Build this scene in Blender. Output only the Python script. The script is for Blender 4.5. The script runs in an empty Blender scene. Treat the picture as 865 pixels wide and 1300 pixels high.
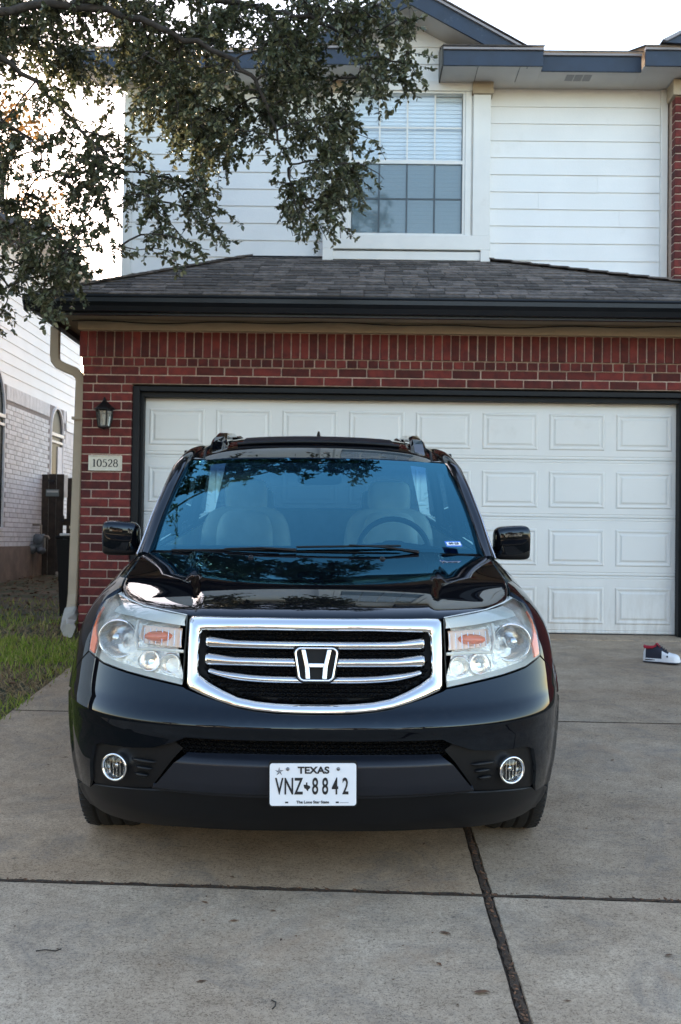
import bpy, bmesh, math, random
import numpy as np
from mathutils import Vector, Matrix
rnd = random.Random(7)
nrnd = np.random.default_rng(11)
R = math.radians
SC = bpy.context.scene
COL = SC.collection

# ------------------------------------------------------------------ camera, sky, sun, exposure
def set_camera():
    f, w, h = 1408.0, 865.0, 1300.0
    yaw, pitch, roll = -16 / f, 37 / f, 0.0145
    fw = Vector((math.sin(yaw) * math.cos(pitch), math.cos(yaw) * math.cos(pitch), math.sin(pitch)))
    r0 = Vector((math.cos(yaw), -math.sin(yaw), 0)); u0 = r0.cross(fw)
    r = r0 * math.cos(roll) + u0 * math.sin(roll)
    u = u0 * math.cos(roll) - r0 * math.sin(roll)
    m = Matrix((r, u, -fw)).transposed().to_4x4()
    m.translation = (-0.51, -10.13, 0.82)
    cd = bpy.data.cameras.new('camera')
    cd.sensor_fit = 'VERTICAL'; cd.sensor_height = 36.0; cd.lens = f / h * 36.0
    cd.clip_start = 0.05; cd.clip_end = 2000
    cd.dof.use_dof = True; cd.dof.focus_distance = 4.2; cd.dof.aperture_fstop = 9.0
    co = bpy.data.objects.new('camera', cd); co.matrix_world = m
    COL.objects.link(co); SC.camera = co
set_camera()

SUN_EL, SUN_AZ = 14.0, -28.0        # degrees; azimuth from +Y, negative is to the left of the house
world = bpy.data.worlds.new('World'); SC.world = world; world.use_nodes = True
wn = world.node_tree.nodes; wl = world.node_tree.links
sky = wn.new('ShaderNodeTexSky'); sky.sky_type = 'NISHITA'; sky.sun_disc = False
sky.sun_elevation = R(SUN_EL); sky.sun_rotation = R(SUN_AZ)
sky.air_density = 1.0; sky.dust_density = 0.7; sky.ozone_density = 3.0
bal = wn.new('ShaderNodeMix'); bal.data_type = 'RGBA'; bal.blend_type = 'MULTIPLY'
bal.inputs[0].default_value = 1.0; bal.inputs[7].default_value = (1.33, 1.0, 0.79, 1)   # camera white balance set for open shade
wl.new(sky.outputs[0], bal.inputs[6]); wl.new(bal.outputs[2], wn['Background'].inputs[0])
wn['Background'].inputs[1].default_value = 0.12

sd = bpy.data.lights.new('sun', 'SUN'); sd.energy = 2.6; sd.angle = R(0.5); sd.color = (1.0, 0.80, 0.55)
so = bpy.data.objects.new('sun', sd); COL.objects.link(so)
_d = Vector((math.sin(R(SUN_AZ)) * math.cos(R(SUN_EL)), math.cos(R(SUN_AZ)) * math.cos(R(SUN_EL)), math.sin(R(SUN_EL))))
so.rotation_euler = _d.to_track_quat('Z', 'Y').to_euler()
so.location = (0, 0, 30)

vs = SC.view_settings
SC.display_settings.display_device = 'sRGB'
vs.view_transform = 'Standard'; vs.look = 'None'; vs.gamma = 1.0; vs.use_curve_mapping = False
vs.exposure = 2.92
SC.cycles.use_denoising = True
SC.cycles.max_bounces = 10; SC.cycles.transparent_max_bounces = 24
SC.cycles.sample_clamp_indirect = 6.0

# ------------------------------------------------------------------ materials
MATS = {}
def nodes(name):
    m = bpy.data.materials.new(name); m.use_nodes = True
    nt = m.node_tree; return m, nt.nodes, nt.links, nt.nodes['Principled BSDF']
def ramp(N, stops):
    r = N.new('ShaderNodeValToRGB'); e = r.color_ramp.elements
    while len(e) < len(stops): e.new(0.5)
    for k, (p, c) in enumerate(stops):
        e[k].position = p; e[k].color = (c[0], c[1], c[2], 1)
    return r
def noise(N, L, vec, scale, detail=4, rough=0.55, dist=0.0):
    n = N.new('ShaderNodeTexNoise'); n.inputs['Scale'].default_value = scale; n.inputs['Detail'].default_value = detail
    n.inputs['Roughness'].default_value = rough; n.inputs['Distortion'].default_value = dist
    if vec is not None: L.new(vec, n.inputs['Vector'])
    return n
def mixc(N, L, fac, a, b, mode='MIX'):
    m = N.new('ShaderNodeMix'); m.data_type = 'RGBA'; m.blend_type = mode
    for sock, v in ((0, fac), (6, a), (7, b)):
        if hasattr(v, 'is_output') or hasattr(v, 'links'): L.new(v, m.inputs[sock])
        elif sock == 0: m.inputs[0].default_value = v
        else: m.inputs[sock].default_value = (v[0], v[1], v[2], 1)
    return m.outputs[2]
def bump(N, L, b, h, strength, dist=0.01):
    k = N.new('ShaderNodeBump'); k.inputs['Strength'].default_value = strength; k.inputs['Distance'].default_value = dist
    L.new(h, k.inputs['Height']); L.new(k.outputs[0], b.inputs['Normal'])
def geopos(N):
    g = N.new('ShaderNodeNewGeometry'); return g.outputs['Position']
def mat(name, c, rough=0.5, metal=0.0, var=0.0, vscale=6.0, c2=None, bmp=0.0, bscale=60.0, spec=0.5, gloss_layer=0.0, objvar=0.0, coord='pos', grime=None):
    if name in MATS: return MATS[name]
    m, N, L, b = nodes(name)
    b.inputs['Roughness'].default_value = rough; b.inputs['Metallic'].default_value = metal
    b.inputs['Specular IOR Level'].default_value = spec; b.inputs['Coat Weight'].default_value = gloss_layer
    b.inputs['Coat Roughness'].default_value = 0.02
    b.inputs['Base Color'].default_value = (*c, 1)
    if coord == 'pos': vec = geopos(N)
    else:
        tc = N.new('ShaderNodeTexCoord'); vec = tc.outputs['Object']
    out = None
    if var or c2:
        n = noise(N, L, vec, vscale)
        a = c; bb = c2 if c2 else tuple(max(0, x * (1 - var)) for x in c)
        rr = ramp(N, [(0.35, a), (0.65, bb)]); L.new(n.outputs[0], rr.inputs[0]); out = rr.outputs[0]
    if objvar:
        oi = N.new('ShaderNodeObjectInfo'); g = N.new('ShaderNodeNewGeometry')
        ad = N.new('ShaderNodeMath'); ad.operation = 'ADD'; L.new(oi.outputs['Random'], ad.inputs[0]); L.new(g.outputs['Random Per Island'], ad.inputs[1])
        fr = N.new('ShaderNodeMath'); fr.operation = 'FRACT'; L.new(ad.outputs[0], fr.inputs[0])
        mr = N.new('ShaderNodeMapRange'); mr.inputs[3].default_value = 1 - objvar; mr.inputs[4].default_value = 1 + objvar; L.new(fr.outputs[0], mr.inputs[0])
        hs = N.new('ShaderNodeHueSaturation'); L.new(mr.outputs[0], hs.inputs['Value'])
        if out is not None: L.new(out, hs.inputs['Color'])
        else: hs.inputs['Color'].default_value = (*c, 1)
        out = hs.outputs[0]
    if grime:
        n = noise(N, L, vec, grime[1], 6, 0.7); rr = ramp(N, [(grime[2], (0, 0, 0)), (grime[2] + 0.18, (1, 1, 1))]); L.new(n.outputs[0], rr.inputs[0])
        sc = N.new('ShaderNodeMath'); sc.operation = 'MULTIPLY'; sc.inputs[1].default_value = grime[3]; L.new(rr.outputs[0], sc.inputs[0])
        out = mixc(N, L, sc.outputs[0], out if out is not None else c, grime[0])
    if out is not None: L.new(out, b.inputs['Base Color'])
    if bmp:
        n2 = noise(N, L, vec, bscale, 5, 0.6); bump(N, L, b, n2.outputs[0], bmp)
    MATS[name] = m
    return m

brick_m = mat('red_brick', (0.145, 0.022, 0.017), 0.85, c2=(0.080, 0.013, 0.012), vscale=14, bmp=0.7, bscale=110, objvar=0.42, grime=((0.20, 0.12, 0.09), 60, 0.66, 0.5))
mortar_m = mat('brick_mortar', (0.54, 0.40, 0.32), 0.95, var=0.3, vscale=30, bmp=0.6, bscale=200)
wbrick_m = mat('white_painted_brick', (0.71, 0.72, 0.75), 0.8, var=0.12, vscale=9, bmp=0.4, bscale=120, objvar=0.08)
wmortar_m = mat('white_mortar', (0.27, 0.25, 0.25), 0.95, var=0.2, vscale=20)
siding_m = mat('white_siding', (0.79, 0.79, 0.78), 0.6, var=0.05, vscale=2.5, bmp=0.15, bscale=60, objvar=0.02, grime=((0.52, 0.49, 0.42), 2.2, 0.62, 0.35))
siding_w = mat('neighbour_siding', (0.76, 0.78, 0.81), 0.6, var=0.06, vscale=1.5, bmp=0.1, bscale=40, objvar=0.02)
trimw_m = mat('white_trim', (0.76, 0.745, 0.71), 0.55, var=0.06, vscale=4, bmp=0.12, bscale=80, grime=((0.45, 0.40, 0.33), 5, 0.63, 0.35))
beige_m = mat('beige_trim', (0.43, 0.345, 0.245), 0.6, var=0.10, vscale=5, bmp=0.1, bscale=70, grime=((0.25, 0.2, 0.15), 7, 0.64, 0.4))
blue_m = mat('blue_fascia', (0.012, 0.028, 0.060), 0.55, var=0.25, vscale=6, bmp=0.15, bscale=80, grime=((0.14, 0.17, 0.2), 9, 0.6, 0.5))
drip_m = mat('drip_edge', (0.30, 0.28, 0.30), 0.5, var=0.15, vscale=10)
soffit_m = mat('soffit', (0.62, 0.59, 0.56), 0.7, var=0.1, vscale=3, bmp=0.1, bscale=40)
gutter_m = mat('dark_gutter', (0.007, 0.0085, 0.012), 0.38, var=0.2, vscale=8, spec=0.35)
frame_m = mat('dark_frame', (0.0075, 0.0085, 0.011), 0.5, var=0.25, vscale=9, bmp=0.05, spec=0.22)
shingle_m = mat('asphalt_shingle', (0.165, 0.136, 0.120), 0.95, c2=(0.085, 0.074, 0.070), vscale=18, bmp=0.8, bscale=400, objvar=0.55)
door_m = mat('garage_door_paint', (0.69, 0.68, 0.655), 0.45, var=0.05, vscale=1.6, bmp=0.04, bscale=120, grime=((0.42, 0.38, 0.32), 1.4, 0.60, 0.35))
def door_dirt(m):
    N, L = m.node_tree.nodes, m.node_tree.links; b = N['Principled BSDF']; src = b.inputs['Base Color'].links[0].from_socket
    p = geopos(N); sx = N.new('ShaderNodeSeparateXYZ'); L.new(p, sx.inputs[0])
    mr = N.new('ShaderNodeMapRange'); mr.inputs[1].default_value = 0.55; mr.inputs[2].default_value = 0.0; mr.inputs[3].default_value = 0.0; mr.inputs[4].default_value = 0.55; L.new(sx.outputs['Z'], mr.inputs[0])
    mp = N.new('ShaderNodeMapping'); mp.inputs['Scale'].default_value = (14, 14, 2.5); L.new(p, mp.inputs[0])
    n = noise(N, L, mp.outputs[0], 1.0, 7, 0.75); r = ramp(N, [(0.42, (0, 0, 0)), (0.75, (1, 1, 1))]); L.new(n.outputs[0], r.inputs[0])
    ml = N.new('ShaderNodeMath'); ml.operation = 'MULTIPLY'; L.new(mr.outputs[0], ml.inputs[0]); L.new(r.outputs[0], ml.inputs[1])
    L.new(mixc(N, L, ml.outputs[0], src, (0.26, 0.20, 0.15)), b.inputs['Base Color'])
door_dirt(door_m)
pane_dark = mat('screen_glass', (0.22, 0.28, 0.34), 0.12, var=0.1, vscale=3)
blind_m = mat('window_blind', (0.86, 0.87, 0.88), 0.6)
muntin_g = mat('grey_muntin', (0.055, 0.075, 0.09), 0.5)
lantern_m = mat('lantern_metal', (0.022, 0.021, 0.022), 0.4, metal=0.6, var=0.3, vscale=40)
frost_m = mat('lantern_glass', (0.42, 0.40, 0.36), 0.15)
plaque_m = mat('plaque_stone', (0.62, 0.57, 0.47), 0.6, var=0.1, vscale=40)
ink_m = mat('black_print', (0.008, 0.008, 0.010), 0.6)
white_m = mat('white_print', (0.80, 0.82, 0.84), 0.4)
plate_m = mat('plate_white', (0.76, 0.78, 0.82), 0.35)
bluep_m = mat('sticker_blue', (0.05, 0.17, 0.55), 0.4)
wood_m = mat('weathered_wood', (0.045, 0.034, 0.027), 0.9, c2=(0.020, 0.016, 0.014), vscale=9, bmp=0.5, bscale=50, objvar=0.3)
metalg_m = mat('grey_meter', (0.10, 0.12, 0.14), 0.5, metal=0.3, var=0.25, vscale=14)
pipe_m = mat('old_pipe', (0.20, 0.17, 0.14), 0.6, metal=0.3)
conc2_m = mat('foundation', (0.24, 0.19, 0.155), 0.9, var=0.35, vscale=4, bmp=0.3, bscale=60)
bark_m = mat('oak_bark', (0.050, 0.040, 0.033), 0.95, var=0.5, vscale=18, bmp=0.9, bscale=35)
bin_m = mat('black_plastic_bin', (0.005, 0.005, 0.0055), 0.6, spec=0.15)
rubber_m = mat('tyre_rubber', (0.006, 0.006, 0.0065), 0.75, var=0.2, vscale=20, bmp=0.15, bscale=90)
rim_m = mat('alloy_rim', (0.45, 0.46, 0.48), 0.28, metal=1.0)
black_m = mat('car_under_black', (0.002, 0.002, 0.0022), 0.8)
plas_m = mat('car_trim_plastic', (0.004, 0.0045, 0.006), 0.42, var=0.15, vscale=20, bmp=0.05, bscale=400, spec=0.28)
trimg_m = mat('car_grey_trim', (0.009, 0.011, 0.017), 0.34, var=0.1, vscale=20, spec=0.4)
chrome_m = mat('chrome', (0.86, 0.86, 0.87), 0.06, metal=1.0)
chrome2_m = mat('satin_chrome', (0.62, 0.62, 0.63), 0.16, metal=1.0)
seat_m = mat('beige_leather', (0.84, 0.78, 0.68), 0.5, var=0.1, vscale=10)
cabin_m = mat('cabin_grey', (0.10, 0.105, 0.11), 0.7)
dash_m = mat('dashboard', (0.07, 0.075, 0.08), 0.6)
amber_m = mat('amber_lens', (0.75, 0.14, 0.03), 0.12, gloss_layer=1.0)
bulb_m = mat('amber_bulb', (0.90, 0.17, 0.02), 0.2, gloss_layer=1.0)
refl_m = mat('lamp_reflector', (0.95, 0.95, 0.95), 0.12, metal=1.0, bmp=0.12, bscale=90, coord='obj')
housing_m = mat('lamp_housing', (0.96, 0.92, 0.83), 0.20, metal=0.85, bmp=0.9, bscale=48, coord='obj')
bezel_m = mat('lamp_bezel', (0.84, 0.82, 0.73), 0.4)
bolt_m = mat('bolt', (0.18, 0.18, 0.19), 0.35, metal=0.9)
shoe_w = mat('shoe_white', (0.70, 0.71, 0.74), 0.5)
shoe_n = mat('shoe_navy', (0.012, 0.014, 0.028), 0.7)
shoe_r = mat('shoe_red', (0.35, 0.012, 0.03), 0.7)
litter_m = mat('dry_leaf', (0.16, 0.075, 0.035), 0.85, c2=(0.09, 0.045, 0.025), vscale=40, objvar=0.4)
soil_m = mat('joint_soil', (0.030, 0.022, 0.016), 0.95, c2=(0.07, 0.04, 0.022), vscale=60, bmp=0.8, bscale=120)
asphalt_m = mat('asphalt', (0.05, 0.05, 0.052), 0.9, var=0.3, vscale=8, bmp=0.4, bscale=120)
tan_m = mat('tan_brick_far', (0.34, 0.22, 0.15), 0.9, var=0.2, vscale=4)
farroof_m = mat('far_roof', (0.07, 0.06, 0.055), 0.9, var=0.3, vscale=3)
farglass_m = mat('far_glass', (0.012, 0.015, 0.02), 0.3, spec=0.02)

def paint():
    m, N, L, b = nodes('black_car_paint')
    b.inputs['Base Color'].default_value = (0.0016, 0.0024, 0.0065, 1)
    b.inputs['IOR'].default_value = 1.5; b.inputs['Specular Tint'].default_value = (0.72, 0.86, 1.0, 1)     # tints the gloss to imitate blue sky reflections
    tc = N.new('ShaderNodeTexCoord')
    n = noise(N, L, tc.outputs['Object'], 9, 5, 0.65); rr = ramp(N, [(0.5, (0.004,) * 3), (0.8, (0.03,) * 3)])
    L.new(n.outputs[0], rr.inputs[0]); L.new(rr.outputs[0], b.inputs['Roughness'])
    n2 = noise(N, L, tc.outputs['Object'], 42, 6, 0.8); r2 = ramp(N, [(0.52, (0, 0, 0)), (0.85, (0.5, 0.5, 0.5))]); L.new(n2.outputs[0], r2.inputs[0])
    n3 = noise(N, L, tc.outputs['Object'], 260, 2, 0.8); r3 = ramp(N, [(0.68, (0, 0, 0)), (0.76, (0.4, 0.4, 0.4))]); L.new(n3.outputs[0], r3.inputs[0])
    ad = mixc(N, L, 1.0, r2.outputs[0], r3.outputs[0], 'ADD')
    L.new(mixc(N, L, ad, (0.0014, 0.0018, 0.0036), (0.022, 0.019, 0.016)), b.inputs['Base Color'])
    return m
paint_m = paint()

def glass(name, tint, gloss_ior=1.55, rough=0.0, haze=0.0, band=None, hazec=(0.7, 0.75, 0.78), gloss_layer=(1, 1, 1)):
    m, N, L, b = nodes(name); N.remove(b)
    out = [n for n in N if n.type == 'OUTPUT_MATERIAL'][0]
    tr = N.new('ShaderNodeBsdfTransparent'); tr.inputs[0].default_value = (*tint, 1)
    gl = N.new('ShaderNodeBsdfGlossy'); gl.inputs['Roughness'].default_value = rough; gl.inputs[0].default_value = (*gloss_layer, 1)
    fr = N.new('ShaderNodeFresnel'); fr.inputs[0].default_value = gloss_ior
    mx = N.new('ShaderNodeMixShader'); L.new(fr.outputs[0], mx.inputs[0])
    base = tr.outputs[0]
    if band:      # tinted shade band along the top of a windscreen
        tc = N.new('ShaderNodeTexCoord'); sp = N.new('ShaderNodeSeparateXYZ'); L.new(tc.outputs['Object'], sp.inputs[0])
        mr = N.new('ShaderNodeMapRange'); mr.inputs[1].default_value = band[0]; mr.inputs[2].default_value = band[1]; L.new(sp.outputs['Z'], mr.inputs[0])
        L.new(mixc(N, L, mr.outputs[0], tint, band[2]), tr.inputs[0])
    if haze:
        df = N.new('ShaderNodeBsdfDiffuse'); df.inputs[0].default_value = (*hazec, 1)
        m2 = N.new('ShaderNodeMixShader'); m2.inputs[0].default_value = haze
        L.new(base, m2.inputs[1]); L.new(df.outputs[0], m2.inputs[2]); base = m2.outputs[0]
    L.new(base, mx.inputs[1]); L.new(gl.outputs[0], mx.inputs[2]); L.new(mx.outputs[0], out.inputs[0])
    return m
wind_m = glass('windscreen_glass', (0.40, 0.72, 0.80), 2.8, 0.0, band=(1.48, 1.54, (0.06, 0.15, 0.34)), gloss_layer=(0.17, 0.56, 0.76))  # gloss colour and raised reflectivity imitate a blue sky reflection
sideg_m = glass('side_glass', (0.72, 0.80, 0.82), 1.5)
privacy_m = glass('privacy_glass', (0.10, 0.11, 0.12), 1.5)
lens_m = glass('lamp_lens', (0.93, 0.95, 0.95), 1.5, 0.02, haze=0.045, hazec=(0.97, 0.95, 0.88))
foglens_m = glass('fog_lens', (0.92, 0.93, 0.93), 1.5)
house_glass = glass('house_glass', (0.93, 0.96, 0.98), 1.5)
screen_glass = glass('screened_glass', (0.66, 0.75, 0.79), 1.5, 0.05, haze=0.30, hazec=(0.34, 0.42, 0.46))

def concrete(name='driveway_concrete', tint=(1, 1, 1)):
    m, N, L, b = nodes(name); b.inputs['Roughness'].default_value = 0.9
    b.inputs['Specular IOR Level'].default_value = 0.25
    p = geopos(N)
    def layer(c, n, stops, fac):
        r = ramp(N, stops); L.new(n, r.inputs[0]); return mixc(N, L, fac, c, r.outputs[0], 'MULTIPLY')
    n1 = noise(N, L, p, 0.55, 5, 0.6, 0.3); r1 = ramp(N, [(0.34, (0.40, 0.305, 0.225)), (0.50, (0.54, 0.44, 0.345)), (0.66, (0.63, 0.535, 0.44))]); L.new(n1.outputs[0], r1.inputs[0])
    c = mixc(N, L, 1.0, r1.outputs[0], tint, 'MULTIPLY')
    n2 = noise(N, L, p, 5, 8, 0.78); c = layer(c, n2.outputs[0], [(0.36, (1.06, 1.06, 1.06)), (0.66, (0.66, 0.64, 0.62))], 0.8)
    n3 = noise(N, L, p, 170, 2, 0.9); c = layer(c, n3.outputs[0], [(0.33, (0.20, 0.18, 0.17)), (0.46, (1, 1, 1)), (0.58, (1, 1, 1)), (0.74, (1.25, 1.22, 1.18))], 0.85)
    n5 = noise(N, L, p, 75, 4, 0.8); c = layer(c, n5.outputs[0], [(0.38, (0.50, 0.48, 0.46)), (0.52, (1, 1, 1))], 0.7)
    mp = N.new('ShaderNodeMapping'); mp.inputs['Scale'].default_value = (3.0, 90.0, 3.0); L.new(p, mp.inputs[0])      # broom lines
    n6 = noise(N, L, mp.outputs[0], 1.0, 3, 0.6); c = layer(c, n6.outputs[0], [(0.40, (0.84, 0.83, 0.82)), (0.58, (1.04, 1.04, 1.04))], 0.22)
    # dark stains and rusty patches with their own outlines
    n4 = noise(N, L, p, 2.1, 9, 0.82, 0.8); r4 = ramp(N, [(0.50, (0, 0, 0)), (0.66, (0.62, 0.62, 0.62))]); L.new(n4.outputs[0], r4.inputs[0]); c = mixc(N, L, r4.outputs[0], c, (0.19, 0.16, 0.135))
    n7 = noise(N, L, p, 1.1, 6, 0.75, 0.5); r7 = ramp(N, [(0.56, (0, 0, 0)), (0.76, (0.55, 0.55, 0.55))]); L.new(n7.outputs[0], r7.inputs[0]); c = mixc(N, L, r7.outputs[0], c, (0.38, 0.23, 0.13))
    # small oil and leaf spots
    vo = N.new('ShaderNodeTexVoronoi'); vo.inputs['Scale'].default_value = 9.0; L.new(p, vo.inputs['Vector'])
    rv = ramp(N, [(0.05, (0.75, 0.75, 0.75)), (0.13, (0, 0, 0))]); L.new(vo.outputs['Distance'], rv.inputs[0])
    nz = noise(N, L, p, 1.7, 3, 0.6); rz = ramp(N, [(0.50, (0, 0, 0)), (0.60, (1, 1, 1))]); L.new(nz.outputs[0], rz.inputs[0])
    sp = N.new('ShaderNodeMath'); sp.operation = 'MULTIPLY'; L.new(rv.outputs[0], sp.inputs[0]); L.new(rz.outputs[0], sp.inputs[1])
    c = mixc(N, L, sp.outputs[0], c, (0.10, 0.08, 0.065))
    oi = N.new('ShaderNodeObjectInfo'); mr = N.new('ShaderNodeMapRange'); mr.inputs[3].default_value = 0.92; mr.inputs[4].default_value = 1.05; L.new(oi.outputs['Random'], mr.inputs[0])
    hs = N.new('ShaderNodeHueSaturation'); L.new(mr.outputs[0], hs.inputs['Value']); L.new(c, hs.inputs['Color'])
    L.new(hs.outputs[0], b.inputs['Base Color'])
    ad = N.new('ShaderNodeMath'); ad.operation = 'ADD'; L.new(n3.outputs[0], ad.inputs[0]); L.new(n5.outputs[0], ad.inputs[1])
    bump(N, L, b, ad.outputs[0], 0.5, 0.004)
    return m
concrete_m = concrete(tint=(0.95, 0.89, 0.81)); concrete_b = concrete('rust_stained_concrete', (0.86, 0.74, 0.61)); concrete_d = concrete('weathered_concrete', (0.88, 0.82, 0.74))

def ground_mat():
    m, N, L, b = nodes('lawn_soil'); b.inputs['Roughness'].default_value = 0.95
    p = geopos(N)
    n1 = noise(N, L, p, 1.4, 5, 0.7, 0.3)
    r1 = ramp(N, [(0.36, (0.045, 0.060, 0.020)), (0.48, (0.075, 0.070, 0.030)), (0.60, (0.15, 0.105, 0.060)), (0.75, (0.075, 0.045, 0.028))]); L.new(n1.outputs[0], r1.inputs[0])
    n2 = noise(N, L, p, 70, 5, 0.8); r2 = ramp(N, [(0.3, (0.4, 0.4, 0.4)), (0.6, (1.2, 1.2, 1.2))]); L.new(n2.outputs[0], r2.inputs[0])
    L.new(mixc(N, L, 0.8, r1.outputs[0], r2.outputs[0], 'MULTIPLY'), b.inputs['Base Color'])
    bump(N, L, b, n2.outputs[0], 0.9, 0.03)
    return m
lawn_m = ground_mat()

def leafmat(name, c1, c2, c3, trans=0.25, rough=0.45, spec=0.4):
    m, N, L, b = nodes(name)
    g = N.new('ShaderNodeNewGeometry')
    r = ramp(N, [(0.0, c1), (0.5, c2), (1.0, c3)]); L.new(g.outputs['Random Per Island'], r.inputs[0])
    L.new(r.outputs[0], b.inputs['Base Color']); b.inputs['Roughness'].default_value = rough; b.inputs['Specular IOR Level'].default_value = spec
    t = N.new('ShaderNodeBsdfTranslucent'); L.new(r.outputs[0], t.inputs[0])
    mx = N.new('ShaderNodeMixShader'); mx.inputs[0].default_value = trans
    out = [n for n in N if n.type == 'OUTPUT_MATERIAL'][0]
    L.new(b.outputs[0], mx.inputs[1]); L.new(t.outputs[0], mx.inputs[2]); L.new(mx.outputs[0], out.inputs[0])
    return m
oakleaf_m = leafmat('oak_leaf', (0.050, 0.062, 0.030), (0.098, 0.112, 0.058), (0.200, 0.190, 0.105), 0.28, 0.36, 0.75)
autumn_m = leafmat('autumn_leaf', (0.16, 0.075, 0.02), (0.24, 0.12, 0.03), (0.10, 0.09, 0.03), 0.4)
farleaf_m = leafmat('far_leaf', (0.04, 0.06, 0.02), (0.07, 0.08, 0.03), (0.16, 0.09, 0.03), 0.3)
grass_m = leafmat('grass_blade', (0.19, 0.29, 0.03), (0.31, 0.39, 0.05), (0.50, 0.42, 0.15), 0.35, 0.6, 0.25)
dry_m = leafmat('dry_grass_blade', (0.34, 0.23, 0.12), (0.42, 0.31, 0.17), (0.20, 0.13, 0.07), 0.2, 0.8, 0.2)

# ------------------------------------------------------------------ mesh helpers
def link(o, parent=None):
    COL.objects.link(o)
    if parent is not None: o.parent = parent
    return o
def meshobj(name, verts, faces, m, parent=None, smooth=False, normals=None):
    me = bpy.data.meshes.new(name)
    me.from_pydata([tuple(v) for v in verts], [], [tuple(f) for f in faces]); me.update()
    if m is not None: me.materials.append(m)
    if smooth or normals is not None:
        me.polygons.foreach_set('use_smooth', [True] * len(me.polygons))
    if normals is not None: me.normals_split_custom_set_from_vertices([tuple(n) for n in normals])
    return link(bpy.data.objects.new(name, me), parent)
def inst(src_mesh, name, parent, loc, rot=(0, 0, 0), scale=(1, 1, 1)):
    o = bpy.data.objects.new(name, src_mesh); link(o, parent)
    o.location = loc; o.rotation_euler = rot; o.scale = scale
    return o
def empty(name, loc=(0, 0, 0)):
    o = bpy.data.objects.new(name, None); o.empty_display_size = 0.1; o.location = loc; return link(o)
def tag(o, label=None, cat=None, group=None, kind=None):
    if label: o['label'] = label
    if cat: o['category'] = cat
    if group: o['group'] = group
    if kind: o['kind'] = kind
    return o

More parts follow.
